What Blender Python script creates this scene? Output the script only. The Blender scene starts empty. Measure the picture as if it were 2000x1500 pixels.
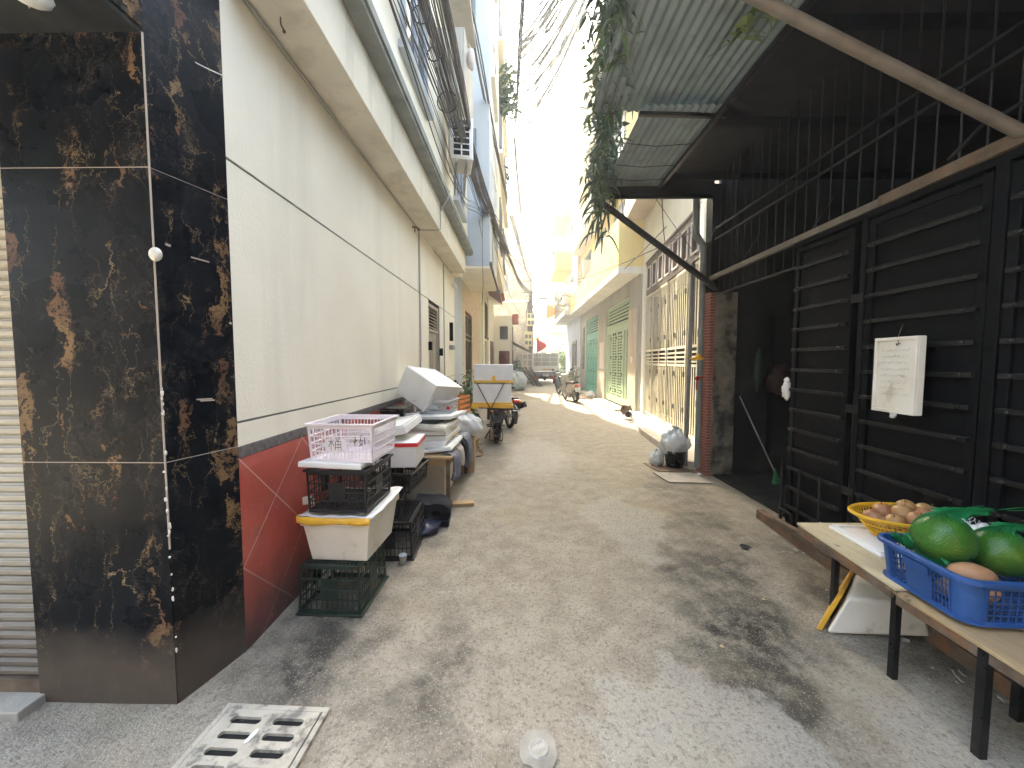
import bpy, math, random
from mathutils import Vector, Matrix, Euler, noise as mnoise
R = math.radians
random.seed(7)
HAZE = 0.008
S = bpy.context.scene
COL = S.collection

# ------------------------------------------------------------------ camera
cd = bpy.data.cameras.new('camera'); cam = bpy.data.objects.new('camera', cd); COL.objects.link(cam)
cd.sensor_width = 36; cd.lens = 36*750/2000; cd.clip_start = 0.05; cd.clip_end = 900
cam.location = (0, 0, 1.6); cam.rotation_euler = (R(90)-math.atan(44/750), 0, math.atan(11/750))
S.camera = cam
S.render.resolution_x = 1024; S.render.resolution_y = 768
# ------------------------------------------------------------------ light
SUN = Vector((-0.25, 1.0, 1.23)).normalized()
w = bpy.data.worlds.new('World'); S.world = w; w.use_nodes = True
nt = w.node_tree; bg = nt.nodes['Background']
sky = nt.nodes.new('ShaderNodeTexSky'); sky.sky_type = 'NISHITA'; sky.sun_disc = False
sky.sun_elevation = math.asin(SUN.z); sky.sun_rotation = math.atan2(SUN.x, SUN.y)
sky.air_density = 1.0; sky.dust_density = 4.0; sky.ozone_density = 0.6
nt.links.new(sky.outputs[0], bg.inputs[0]); bg.inputs[1].default_value = 0.15
sd = bpy.data.lights.new('sun', 'SUN'); sd.energy = 2.8; sd.angle = R(0.6); sd.color = (1, .93, .80)
so = bpy.data.objects.new('sun', sd); COL.objects.link(so); so.rotation_euler = SUN.to_track_quat('Z', 'Y').to_euler()
S.view_settings.view_transform = 'Standard'; S.view_settings.look = 'None'
S.view_settings.use_white_balance = True; S.view_settings.white_balance_temperature = 7300; S.view_settings.white_balance_tint = 4
S.view_settings.exposure = 3.75; S.view_settings.gamma = 1
S.cycles.max_bounces = 8; S.cycles.diffuse_bounces = 5

# ------------------------------------------------------------------ mesh helpers
class MB:
    def __init__(s): s.v = []; s.f = []; s.mi = []; s.sm = []; s.M = Matrix(); s.cur = 0
    def add(s, vs, fs, smooth=False):
        o = len(s.v)
        for p in vs: s.v.append(s.M @ Vector(p))
        for f in fs: s.f.append([i+o for i in f]); s.mi.append(s.cur); s.sm.append(smooth)
        return s
    def box(s, x0, x1, y0, y1, z0, z1):
        return s.add([(x0,y0,z0),(x1,y0,z0),(x1,y1,z0),(x0,y1,z0),(x0,y0,z1),(x1,y0,z1),(x1,y1,z1),(x0,y1,z1)],
            [(0,3,2,1),(4,5,6,7),(0,1,5,4),(1,2,6,5),(2,3,7,6),(3,0,4,7)])
    def obox(s, c, size, rot=(0,0,0)):
        old = s.M; s.M = old @ Matrix.Translation(c) @ Euler(rot).to_matrix().to_4x4()
        a, b, d = size[0]/2, size[1]/2, size[2]/2; s.box(-a,a,-b,b,-d,d); s.M = old; return s
    def bar(s, p, q, wd, h=None):
        p = Vector(p); q = Vector(q); d = q-p; L = d.length
        if L < 1e-6: return s
        old = s.M; s.M = old @ Matrix.Translation((p+q)/2) @ d.to_track_quat('Y', 'Z').to_matrix().to_4x4()
        h = h or wd; s.box(-wd/2, wd/2, -L/2, L/2, -h/2, h/2); s.M = old; return s
    def tube(s, pts, r, n=8, closed=False, caps=True):
        P = [Vector(p) for p in pts]; m = len(P); vs = []; fs = []
        rr = r if isinstance(r, (list, tuple)) else [r]*m
        up = None
        for i in range(m):
            if closed: d = P[(i+1) % m]-P[i-1]
            else: d = P[min(i+1, m-1)]-P[max(i-1, 0)]
            d.normalize()
            if up is None:
                up = Vector((0,0,1)) if abs(d.z) < .9 else Vector((1,0,0))
            a = up-d*up.dot(d)
            if a.length < 1e-4: a = d.orthogonal()
            a.normalize(); b = d.cross(a); up = a
            for k in range(n):
                t = 2*math.pi*k/n; vs.append(P[i]+(a*math.cos(t)+b*math.sin(t))*rr[i])
        for i in range(m if closed else m-1):
            j = (i+1) % m
            for k in range(n):
                fs.append((i*n+k, i*n+(k+1) % n, j*n+(k+1) % n, j*n+k))
        s.add(vs, fs, True)
        if caps and not closed:
            s.add(vs[:n], [tuple(range(n))[::-1]]); s.add(vs[-n:], [tuple(range(n))])
        return s
    def cyl(s, p, q, r, n=16, r2=None): return s.tube([p, q], [r, r if r2 is None else r2], n)
    def prism(s, poly, x0, x1, ax='X'):
        def mk(a, b, t):
            return (t, a, b) if ax == 'X' else ((a, t, b) if ax == 'Y' else (a, b, t))
        n = len(poly); vs = [mk(a, b, x0) for a, b in poly]+[mk(a, b, x1) for a, b in poly]
        fs = [tuple(range(n))[::-1], tuple(range(n, 2*n))]+[(i, (i+1) % n, n+(i+1) % n, n+i) for i in range(n)]
        return s.add(vs, fs)
    def lathe(s, prof, c=(0,0,0), n=24, sx=1, sy=1):
        vs = []; fs = []
        for r, z in prof:
            for k in range(n):
                t = 2*math.pi*k/n; vs.append((c[0]+r*sx*math.cos(t), c[1]+r*sy*math.sin(t), c[2]+z))
        for i in range(len(prof)-1):
            for k in range(n): fs.append((i*n+k, i*n+(k+1) % n, (i+1)*n+(k+1) % n, (i+1)*n+k))
        return s.add(vs, fs, True)
    def ball(s, c, r, n=16, m=10, amp=0, fq=2, seed=0, fn=None):
        if not isinstance(r, (tuple, list)): r = (r, r, r)
        vs = []; fs = []
        for i in range(m+1):
            ph = math.pi*i/m
            for k in range(n):
                t = 2*math.pi*k/n; d = Vector((math.sin(ph)*math.cos(t), math.sin(ph)*math.sin(t), math.cos(ph)))
                g = 1+amp*mnoise.noise(d*fq+Vector((seed, seed*2.3, 0)))
                if fn: g *= fn(d)
                vs.append((c[0]+d.x*r[0]*g, c[1]+d.y*r[1]*g, c[2]+d.z*r[2]*g))
        for i in range(m):
            for k in range(n): fs.append((i*n+k, (i+1)*n+k, (i+1)*n+(k+1) % n, i*n+(k+1) % n))
        return s.add(vs, fs, True)
    def torus(s, c, R1, r, ax='X', n=28, m=10):
        pts = []
        for k in range(n):
            t = 2*math.pi*k/n; a, b = R1*math.cos(t), R1*math.sin(t)
            pts.append((c[0], c[1]+a, c[2]+b) if ax == 'X' else ((c[0]+a, c[1], c[2]+b) if ax == 'Y' else (c[0]+a, c[1]+b, c[2])))
        return s.tube(pts, r, m, closed=True)
    def grid(s, fn, nu, nv, smooth=True):
        vs = [fn(i/nu, j/nv) for j in range(nv+1) for i in range(nu+1)]
        fs = [(j*(nu+1)+i, j*(nu+1)+i+1, (j+1)*(nu+1)+i+1, (j+1)*(nu+1)+i) for j in range(nv) for i in range(nu)]
        return s.add(vs, fs, smooth)

def build(mb, name, mat, parent=None, bevel=0, world=False, solid=0, sub=0, seg=2):
    me = bpy.data.meshes.new(name)
    vs = mb.v
    if world and parent is not None:
        loc = parent.location if not parent.parent else parent.parent.location
        vs = [v-loc for v in vs]
    me.from_pydata([tuple(v) for v in vs], [], mb.f)
    ms = mat if isinstance(mat, (list, tuple)) else [mat]
    for m in ms: me.materials.append(m)
    me.polygons.foreach_set('material_index', mb.mi); me.polygons.foreach_set('use_smooth', mb.sm)
    me.update()
    o = bpy.data.objects.new(name, me); COL.objects.link(o)
    if parent is not None: o.parent = parent
    if solid:
        m = o.modifiers.new('solid', 'SOLIDIFY'); m.thickness = solid; m.offset = 0
    if bevel:
        m = o.modifiers.new('bevel', 'BEVEL'); m.width = bevel; m.segments = seg; m.limit_method = 'ANGLE'; m.angle_limit = R(35)
        m.harden_normals = False
    if sub:
        m = o.modifiers.new('sub', 'SUBSURF'); m.levels = sub; m.render_levels = sub
    return o
def tag(o, label=None, cat=None, group=None, kind=None):
    if label: o['label'] = label
    if cat: o['category'] = cat
    if group: o['group'] = group
    if kind: o['kind'] = kind
    return o
def thing(name, label, cat, loc=(0,0,0), rz=0, group=None, rot=None):
    o = bpy.data.objects.new(name, None); COL.objects.link(o); o.empty_display_size = .1
    o.location = loc; o.rotation_euler = rot if rot else (0,0,rz)
    return tag(o, label, cat, group)
def copy_thing(o, loc, rz=0, label=None, rot=None):
    r = o.copy(); COL.objects.link(r); r.location = loc; r.rotation_euler = rot if rot else (0,0,rz)
    if label: r['label'] = label
    for ch in [c for c in bpy.data.objects if c.parent == o]:
        c = ch.copy(); COL.objects.link(c); c.parent = r
        for g in [q for q in bpy.data.objects if q.parent == ch]:
            d = g.copy(); COL.objects.link(d); d.parent = c
    return r
def single(mb, name, mat, label, cat, loc=(0,0,0), rz=0, group=None, rot=None, **k):
    o = build(mb, name, mat, None, **k); o.location = loc; o.rotation_euler = rot if rot else (0,0,rz)
    return tag(o, label, cat, group)
def text_mesh(name, body, size, mat, parent, M, ext=.001):
    cu = bpy.data.curves.new(name, 'FONT'); cu.body = body; cu.size = size; cu.extrude = ext; cu.align_x = 'CENTER'; cu.align_y = 'CENTER'
    t = bpy.data.objects.new(name+'_c', cu); COL.objects.link(t)
    bpy.context.view_layer.update()
    me = bpy.data.meshes.new_from_object(t.evaluated_get(bpy.context.evaluated_depsgraph_get()))
    bpy.data.objects.remove(t); me.transform(M); me.materials.clear(); me.materials.append(mat)
    o = bpy.data.objects.new(name, me); COL.objects.link(o)
    if parent is not None: o.parent = parent
    return o

# ------------------------------------------------------------------ materials
class NT:
    def __init__(s, name):
        s.m = bpy.data.materials.new(name); s.m.use_nodes = True; s.t = s.m.node_tree
        s.p = s.t.nodes['Principled BSDF']; s.tc = s.t.nodes.new('ShaderNodeTexCoord')
    def n(s, typ, ins=None, **props):
        nd = s.t.nodes.new('ShaderNode'+typ)
        for k, v in props.items(): setattr(nd, k, v)
        for k, v in (ins or {}).items(): s.set(nd.inputs[k], v)
        return nd
    def set(s, sock, v):
        if isinstance(v, bpy.types.NodeSocket): s.t.links.new(v, sock)
        elif isinstance(v, (tuple, list)) and sock.type == 'RGBA' and len(v) == 3: sock.default_value = (*v, 1)
        else: sock.default_value = v
    def noise(s, scale, detail=5, rough=.55, vec=None, dist=0):
        return s.n('TexNoise', {'Vector': vec or s.tc.outputs['Object'], 'Scale': scale, 'Detail': detail, 'Roughness': rough, 'Distortion': dist}).outputs[0]
    def map(s, v, a, b, c=0, d=1):
        return s.n('MapRange', {0: v, 1: a, 2: b, 3: c, 4: d}).outputs[0]
    def mix(s, f, a, b, mode='MIX'):
        nd = s.n('Mix', data_type='RGBA', blend_type=mode)
        s.set(nd.inputs[0], f); s.set(nd.inputs[6], a); s.set(nd.inputs[7], b); return nd.outputs[2]
    def math(s, op, a, b=0, c=None):
        nd = s.n('Math', operation=op); s.set(nd.inputs[0], a); s.set(nd.inputs[1], b)
        if c is not None: s.set(nd.inputs[2], c)
        return nd.outputs[0]
    def scaled(s, x, y, z, rot=(0,0,0), loc=(0,0,0)):
        return s.n('Mapping', {'Vector': s.tc.outputs['Object'], 'Scale': (x,y,z), 'Rotation': rot, 'Location': loc}).outputs[0]
    def bump(s, h, dist, strength=1.0):
        b = s.n('Bump', {'Height': h, 'Distance': dist, 'Strength': strength}); s.set(s.p.inputs['Normal'], b.outputs[0])
    def fin(s, col, rough=.6, metal=0, spec=.5):
        s.set(s.p.inputs['Base Color'], col); s.set(s.p.inputs['Roughness'], rough)
        s.set(s.p.inputs['Metallic'], metal); s.set(s.p.inputs['Specular IOR Level'], spec); return s.m
def M_(name, c, c2=None, rough=.6, metal=0, sc=6, spot=None, spotsc=1.5, spotamt=(.55,.7), bump=0, bsc=60, streak=False, spec=.4, trans=0):
    t = NT(name); c2 = c2 or tuple(x*.78 for x in c)
    col = t.mix(t.map(t.noise(sc, 6), .35, .68), c, c2)
    if spot:
        vec = t.scaled(1, 1, .12) if streak else None
        col = t.mix(t.map(t.noise(spotsc, 8, .65, vec), *spotamt), col, spot)
    if bump: t.bump(t.noise(bsc, 4), bump)
    if trans: t.set(t.p.inputs['Transmission Weight'], trans)
    r = t.map(t.noise(sc*2.3, 4), .3, .7, max(rough-.1, 0), min(rough+.1, 1))
    return t.fin(col, r, metal, spec)

m_cream = M_('cream_render', (.86,.82,.70), (.81,.765,.64), .85, sc=1.3, spot=(.66,.63,.54), spotsc=2.2, spotamt=(.52,.95), streak=True, bump=.002, bsc=45)
m_beam = M_('beam_render', (.74,.69,.57), (.63,.585,.47), .85, sc=2, spot=(.40,.36,.27), spotsc=4, spotamt=(.5,.85), streak=True, bump=.002, bsc=50)
m_white = M_('white_render', (.78,.77,.73), (.68,.67,.62), .85, sc=1.1, spot=(.4,.39,.35), spotsc=3, spotamt=(.55,.9), streak=True)
m_ledge = M_('ledge_concrete', (.26,.28,.26), (.17,.19,.18), .85, sc=5, bump=.003)
m_blue = M_('blue_render', (.50,.56,.62), (.45,.51,.57), .85, sc=.8, spot=(.34,.38,.42), spotsc=2, spotamt=(.55,1), streak=True)
m_yellow = M_('yellow_render', (.76,.62,.26), (.70,.55,.22), .85, sc=1.2, spot=(.45,.40,.26), spotsc=3, spotamt=(.55,.95), streak=True)
m_greyw = M_('grey_render', (.42,.41,.37), (.35,.34,.31), .85, sc=1.3, spot=(.22,.21,.19), spotsc=3, spotamt=(.5,.9), streak=True, bump=.002)
m_peach = M_('peach_render', (.58,.48,.38), (.50,.42,.34), .85, sc=2, spot=(.33,.3,.26), spotsc=3, spotamt=(.5,.9), streak=True)
m_pink = M_('pink_render', (.66,.58,.54), (.6,.52,.48), .85, sc=1)
m_pgreen = M_('pale_green_render', (.55,.60,.46), (.48,.53,.40), .85, sc=1, spot=(.35,.37,.3), spotsc=3, streak=True)
m_stain = M_('stained_render', (.60,.52,.40), (.47,.41,.32), .9, sc=1.6, spot=(.26,.24,.21), spotsc=1.3, spotamt=(.44,.62), bump=.01, bsc=8)
m_conc = M_('concrete', (.36,.34,.30), (.27,.26,.23), .9, sc=6, spot=(.16,.15,.13), spotsc=2.5, spotamt=(.5,.75), bump=.004, bsc=70)
m_mould = M_('mouldy_concrete', (.22,.20,.165), (.13,.12,.10), .9, sc=7, spot=(.035,.035,.033), spotsc=3.2, spotamt=(.47,.58), bump=.006, bsc=40)
m_step = M_('step_cement', (.48,.45,.39), (.38,.35,.30), .85, sc=3, spot=(.22,.21,.18), spotsc=4, bump=.003)
m_dark = M_('dark_metal', (.004,.0045,.006), (.002,.0025,.003), .6, 0, sc=8, spot=(.018,.015,.013), spotsc=7, spotamt=(.6,.8), spec=.15)
m_gate = M_('gate_bar_metal', (.030,.030,.031), (.014,.014,.015), .36, .5, sc=12, spot=(.07,.055,.045), spotsc=9, spotamt=(.6,.75))
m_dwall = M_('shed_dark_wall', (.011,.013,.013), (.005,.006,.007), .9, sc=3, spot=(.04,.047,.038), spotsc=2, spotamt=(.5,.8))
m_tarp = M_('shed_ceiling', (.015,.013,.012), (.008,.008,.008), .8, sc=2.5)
m_rust = M_('rusty_steel', (.20,.15,.11), (.11,.08,.06), .7, .4, sc=9, spot=(.28,.13,.06), spotsc=6, spotamt=(.5,.7), bump=.002)
m_pole = M_('painted_pole', (.20,.175,.15), (.14,.12,.10), .55, .2, sc=9, spot=(.16,.12,.09), spotsc=5, spotamt=(.5,.7))
m_corr = M_('corrugated_sheet', (.25,.32,.33), (.18,.235,.245), .6, .0, sc=3, spot=(.14,.13,.12), spotsc=4, spotamt=(.55,.75))  # colour lifted bluish to paint glare onto the awning underside
m_steel = M_('stainless_gate', (.74,.66,.50), (.62,.55,.42), .42, .1, sc=6, spot=(.35,.32,.28), spotsc=5, spotamt=(.6,.8))
m_brown = M_('brown_gate_frame', (.12,.085,.075), (.085,.06,.055), .5, .1, sc=8)
m_teal = M_('teal_paint', (.06,.42,.34), (.05,.34,.27), .5, sc=5, spot=(.2,.25,.22), spotsc=6, spotamt=(.6,.8))
m_lgreen = M_('light_green_paint', (.40,.53,.36), (.34,.46,.30), .5, sc=5, spot=(.25,.30,.2), spotsc=6, spotamt=(.6,.8))
m_foam = M_('styrofoam', (.80,.80,.79), (.73,.73,.71), .75, sc=5, bump=.0012, bsc=220)
m_foamold = M_('grubby_styrofoam', (.77,.745,.68), (.68,.64,.55), .75, sc=4, spot=(.40,.35,.26), spotsc=7, spotamt=(.58,.8), bump=.0015, bsc=200)
m_tape = M_('yellow_tape', (.85,.50,.06), (.72,.40,.05), .35, sc=12)
m_redtape = M_('red_tape', (.72,.03,.04), (.6,.02,.03), .35)
m_gcrate = M_('dark_green_plastic', (.016,.036,.026), (.011,.023,.018), .45, sc=8, spot=(.06,.065,.05), spotsc=10, spotamt=(.6,.8))
m_bcrate = M_('black_plastic', (.012,.014,.018), (.008,.009,.011), .42, sc=8, spot=(.045,.045,.045), spotsc=10, spotamt=(.62,.8))
m_wcrate = M_('pink_white_plastic', (.80,.74,.78), (.74,.68,.73), .45, sc=6)
m_gycrate = M_('grey_white_plastic', (.55,.56,.58), (.45,.46,.48), .5, sc=6)
m_bluecr = M_('blue_plastic', (.025,.085,.27), (.018,.065,.21), .42, sc=9, spot=(.12,.17,.30), spotsc=12, spotamt=(.58,.8))
m_ybask = M_('yellow_plastic', (.80,.46,.03), (.72,.40,.03), .38, sc=8)
m_rubber = M_('rubber', (.018,.018,.019), (.012,.012,.012), .7, sc=10)
m_blackp = M_('black_gloss_plastic', (.012,.012,.014), (.008,.008,.01), .25, sc=5)
m_chrome = M_('worn_chrome', (.45,.45,.46), (.3,.3,.3), .28, .9, sc=12)
m_alu = M_('dusty_aluminium', (.35,.35,.34), (.22,.22,.21), .5, .6, sc=10)
m_silver = M_('scooter_beige_paint', (.42,.38,.33), (.34,.31,.27), .3, .2, sc=4)
m_bgrey = M_('blue_grey_plastic', (.16,.20,.25), (.12,.15,.19), .4, sc=6)
m_redl = M_('red_lens', (.55,.02,.02), (.45,.01,.01), .2)
m_orl = M_('orange_lens', (.7,.25,.03), None, .2)
m_plate = M_('plate_white', (.75,.75,.72), (.65,.65,.62), .5)
m_ink = M_('ink', (.05,.05,.06), None, .7)
m_inkg = M_('faded_ink', (.48,.46,.41), (.40,.38,.34), .8)
m_paint_w = M_('white_scratch', (.46,.39,.33), None, .8)
m_cable = M_('black_cable', (.028,.032,.036), (.02,.02,.024), .5)
m_cableg = M_('grey_conduit', (.42,.41,.38), (.33,.32,.29), .6)
m_wood = M_('bare_wood', (.42,.29,.16), (.32,.21,.11), .7, sc=8)
m_leaf = M_('leaf', (.045,.11,.035), (.09,.17,.05), .5, sc=9)
m_leaf2 = M_('leaf_yellowish', (.14,.19,.05), (.08,.14,.04), .5, sc=9)
m_leafd = M_('leaf_dusty', (.085,.14,.10), (.05,.095,.07), .55, sc=9)
m_stem = M_('stem', (.12,.10,.06), None, .8)
m_terra = M_('pot_clay', (.30,.15,.09), (.22,.11,.07), .8, sc=8)
m_plbag = M_('clear_bag', (.62,.66,.68), (.42,.47,.50), .25, sc=5, spot=(.34,.38,.40), spotsc=13, spotamt=(.55,.75))
m_wbag = M_('white_bag', (.78,.78,.77), (.6,.6,.6), .35, sc=6)
m_dbag = M_('dark_blue_bag', (.03,.04,.08), (.02,.02,.04), .35, sc=6)
m_rag = M_('grey_blue_cloth', (.24,.26,.31), (.16,.17,.21), .95, sc=7, spot=(.5,.48,.46), spotsc=9, spotamt=(.6,.65))
m_ragp = M_('pale_cloth', (.62,.56,.52), (.5,.45,.42), .95, sc=7)
m_black_cloth = M_('black_cloth', (.025,.026,.032), (.015,.015,.02), .9, sc=7)
m_red = M_('red_paint', (.50,.05,.05), (.4,.04,.04), .4)
m_flag = M_('red_flag', (.75,.03,.02), None, .8)
m_oflag = M_('orange_flag', (.85,.28,.04), None, .8)
m_orange = M_('orange_plastic', (.62,.22,.05), (.5,.17,.04), .5)
m_cream_metal = M_('cream_metal', (.74,.72,.66), (.64,.62,.56), .4, .1, sc=5)
m_glass = M_('window_glass', (.10,.13,.15), (.06,.08,.10), .08, sc=2, spec=.8)
m_front = M_('light_block_render', (.13,.115,.10), (.09,.08,.07), .9)
m_tan = M_('dry_leaf', (.42,.36,.20), (.33,.27,.15), .8)
m_maroon = M_('maroon_door', (.16,.045,.045), (.12,.035,.035), .5)
m_dred = M_('dull_red_plastic', (.035,.008,.008), (.02,.006,.006), .6)
m_redroof = M_('red_tin', (.42,.10,.07), (.32,.08,.06), .6)
m_meter = M_('meter_box', (.62,.55,.30), (.52,.46,.26), .5)
m_pvc = M_('grey_pvc_pipe', (.20,.22,.23), (.15,.165,.17), .45, sc=7, spot=(.3,.3,.29), spotsc=8, spotamt=(.6,.75))
m_pearwood = M_('door_wood', (.42,.37,.29), (.33,.29,.22), .6, sc=4)
m_iron = M_('cast_iron_pale', (.46,.43,.36), (.36,.33,.28), .8, .0, sc=12, spot=(.18,.17,.15), spotsc=14, spotamt=(.52,.62), bump=.002, bsc=120)
m_void = M_('drain_dark', (.01,.01,.01), None, .9)
m_paper = M_('cardboard', (.45,.33,.20), (.36,.26,.15), .85, sc=6)
m_pomelo = M_('pomelo_skin', (.060,.17,.018), (.025,.095,.012), .2, sc=6, spot=(.17,.22,.03), spotsc=4, spotamt=(.5,.75), bump=.0012, bsc=160)
m_net = M_('green_net', (.01,.20,.06), (.008,.14,.045), .45)
m_wnet = M_('white_net', (.75,.75,.72), (.6,.6,.58), .6)
m_fruit = M_('brown_pear_skin', (.36,.13,.07), (.42,.26,.12), .35, sc=9)
m_fruit2 = M_('golden_pear_skin', (.48,.30,.12), (.36,.16,.07), .35, sc=9)
m_melon = M_('tan_melon_skin', (.46,.25,.13), (.38,.20,.10), .5, sc=14)

# black marble with gold veins
def marble(name, dusty):
    t = NT(name)
    o = t.tc.outputs['Object']
    wv = t.n('TexNoise', {'Vector': o, 'Scale': 3.4, 'Detail': 9, 'Roughness': .66})
    off = t.n('VectorMath', {0: wv.outputs['Color'], 1: (.5,.5,.5)}, operation='SUBTRACT').outputs[0]
    offs = t.n('VectorMath', {0: off}, operation='SCALE'); offs.inputs['Scale'].default_value = .42
    wp = t.n('VectorMath', {0: o, 1: offs.outputs[0]}, operation='ADD').outputs[0]
    mp = t.n('Mapping', {'Vector': wp, 'Scale': (7.0, 7.0, 1.0)}).outputs[0]
    vo = t.n('TexVoronoi', {'Vector': mp, 'Scale': 1.1}, feature='DISTANCE_TO_EDGE').outputs['Distance']
    vein = t.map(vo, .001, .011, 1, 0)
    keep = t.map(t.noise(3.1, 4, .6), .46, .58)
    vein = t.math('MULTIPLY', vein, keep)
    mp2 = t.n('Mapping', {'Vector': wp, 'Scale': (17, 17, 2.8)}).outputs[0]
    vo2 = t.n('TexVoronoi', {'Vector': mp2, 'Scale': 1.3}, feature='DISTANCE_TO_EDGE').outputs['Distance']
    vein2 = t.math('MULTIPLY', t.map(vo2, .0, .022, .75, 0), t.map(t.noise(4.3, 5, .6, t.scaled(1,1,.5,loc=(3,1,2))), .50, .64))
    # vertical bands of gold and rust patches with dark cells in them
    band = t.noise(1.0, 6, .62, t.n('Mapping', {'Vector': wp, 'Scale': (7.2, 7.2, 1.15), 'Location': (1.7, .3, 2.2)}).outputs[0])
    pm = t.map(band, .585, .605)
    cell = t.n('TexVoronoi', {'Vector': wp, 'Scale': 26}, feature='DISTANCE_TO_EDGE').outputs['Distance']
    pm2 = t.math('MULTIPLY', pm, t.map(cell, .34, .18))
    gold = t.mix(t.map(t.noise(2.2, 4), .42, .6), (.20,.125,.062), (.10,.046,.032))
    base = t.mix(t.map(t.noise(3.4, 8, .7), .38, .66), (.0022,.0032,.0052), (.008,.010,.014))
    cloud = t.map(t.noise(1.7, 9, .7, t.scaled(1.6,1.6,.55,loc=(5,2,0))), .52, .74)
    base = t.mix(t.math('MULTIPLY', cloud, .4), base, (.018,.014,.013))
    c = t.mix(vein, base, (.34,.24,.13)); c = t.mix(vein2, c, (.17,.14,.11)); c = t.mix(pm2, c, gold)
    # splashed dirt from the street that fades out at knee height
    z = t.n('SeparateXYZ', {0: o}).outputs[2]
    zz = t.math('ADD', z, t.math('MULTIPLY', t.noise(2.5, 6), .45))
    dirt = t.map(zz, .62, .38, 0, .9) if dusty else 0
    if dusty:
        c = t.mix(dirt, c, t.mix(t.noise(9, 5), (.075,.060,.048), (.115,.094,.075)))
        t.bump(t.noise(40, 4), .0006)
    rg = t.math('MULTIPLY_ADD', dirt, .55, .24) if dusty else .2
    sm = t.map(t.noise(3, 6), .4, .7, 0, .12)
    return t.fin(c, t.math('ADD', rg, sm), 0, .09)
m_marble = marble('black_gold_marble', True)

def reddado():
    t = NT('red_diamond_tile')
    xyz = t.n('SeparateXYZ', {0: t.tc.outputs['Object']}); y, z = xyz.outputs[1], xyz.outputs[2]
    def ln(a, off):
        f = t.math('MODULO', t.math('ADD', a, off+60), .6)
        d = t.math('MINIMUM', f, t.math('SUBTRACT', .6, f)); return t.map(d, .0035, .0055, 1, 0)
    g = t.math('MAXIMUM', ln(t.math('ADD', y, z), -.08), ln(t.math('SUBTRACT', z, y), -.28))
    c = t.mix(t.map(t.noise(5, 6), .3, .7), (.47,.095,.070), (.37,.075,.058))
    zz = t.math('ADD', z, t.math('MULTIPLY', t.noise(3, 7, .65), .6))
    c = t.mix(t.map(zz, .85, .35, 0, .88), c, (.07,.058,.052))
    c = t.mix(t.math('MULTIPLY', g, t.map(z, .2, .6, .25, .9)), c, (.55,.42,.36))
    c = t.mix(t.map(t.noise(30, 4), .66, .72), c, (.4,.2,.17))
    return t.fin(c, t.map(zz, .9, .4, .3, .85), 0, .4)
m_dado = reddado()
m_granite = M_('grey_granite', (.16,.15,.145), (.06,.055,.055), .4, sc=22)

def asphalt():
    t = NT('worn_asphalt')
    o = t.tc.outputs['Object']
    big = t.noise(.9, 7, .62); fine = t.noise(55, 5, .7); mid = t.noise(6, 6, .6)
    vor = t.n('TexVoronoi', {'Vector': o, 'Scale': 95, 'Randomness': 1}).outputs
    c = t.mix(t.map(mid, .35, .65), (.225,.200,.160), (.32,.288,.234))
    wn = t.n('VectorMath', {0: t.n('TexNoise', {'Vector': o, 'Scale': 2.2, 'Detail': 6, 'Roughness': .6}).outputs['Color'], 1: (.5,.5,.5)}, operation='SUBTRACT').outputs[0]
    ws = t.n('VectorMath', {0: wn}, operation='SCALE'); ws.inputs['Scale'].default_value = 1.1
    wp = t.n('VectorMath', {0: o, 1: ws.outputs[0]}, operation='ADD').outputs[0]
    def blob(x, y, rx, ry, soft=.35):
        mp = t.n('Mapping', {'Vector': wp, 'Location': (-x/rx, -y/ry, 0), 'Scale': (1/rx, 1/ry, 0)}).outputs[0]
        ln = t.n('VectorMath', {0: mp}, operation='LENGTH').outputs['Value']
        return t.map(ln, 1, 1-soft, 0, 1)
    # damp, dirty stain past the gate; painted shade by crates, awning; pale cement mends
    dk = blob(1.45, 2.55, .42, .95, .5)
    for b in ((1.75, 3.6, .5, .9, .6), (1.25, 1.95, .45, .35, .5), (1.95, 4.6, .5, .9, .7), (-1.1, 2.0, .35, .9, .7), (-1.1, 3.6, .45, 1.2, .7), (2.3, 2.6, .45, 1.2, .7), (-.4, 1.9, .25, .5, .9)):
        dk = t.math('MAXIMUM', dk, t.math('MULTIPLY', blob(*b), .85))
    lt = blob(.75, 1.55, .52, .42, .12)
    for b in ((1.05, 3.75, .42, .75, .2), (.35, 1.15, .4, .25, .2), (1.9, 1.3, .35, .6, .3), (.3, 6.5, .6, 1.6, .4)):
        lt = t.math('MAXIMUM', lt, blob(*b))
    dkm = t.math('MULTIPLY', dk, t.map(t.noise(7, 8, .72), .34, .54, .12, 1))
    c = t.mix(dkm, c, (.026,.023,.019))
    c = t.mix(t.math('MULTIPLY', lt, .62), c, (.36,.345,.31))
    c = t.mix(t.map(big, .5, .68, 0, .5), c, (.38,.345,.28))
    spk = t.n('TexVoronoi', {'Vector': o, 'Scale': 105}); rnd = t.n('SeparateColor', {0: spk.outputs['Color']}).outputs[0]
    st = t.math('MULTIPLY', t.map(spk.outputs['Distance'], .38, .28), t.map(rnd, .55, .6))
    c = t.mix(t.math('MULTIPLY', st, .45), c, (.50,.47,.42))
    c = t.mix(t.map(fine, .5, .34, 0, .6), c, (.06,.054,.045))
    c = t.mix(t.map(t.noise(1.3, 5, .5, t.scaled(1,1,1,loc=(9,4,0))), .55, .75, 0, .3), c, (.33,.26,.16))
    h = t.math('ADD', t.math('MULTIPLY', vor['Distance'], .7), t.math('MULTIPLY', fine, .8))
    t.bump(t.math('ADD', h, t.math('MULTIPLY', mid, 1.2)), .006, .9)
    return t.fin(c, t.map(dkm, 0, 1, .88, .6), 0, .35)
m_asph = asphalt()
m_gravel = M_('gravel_stone', (.34,.32,.28), (.20,.19,.17), .9, sc=30)

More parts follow.
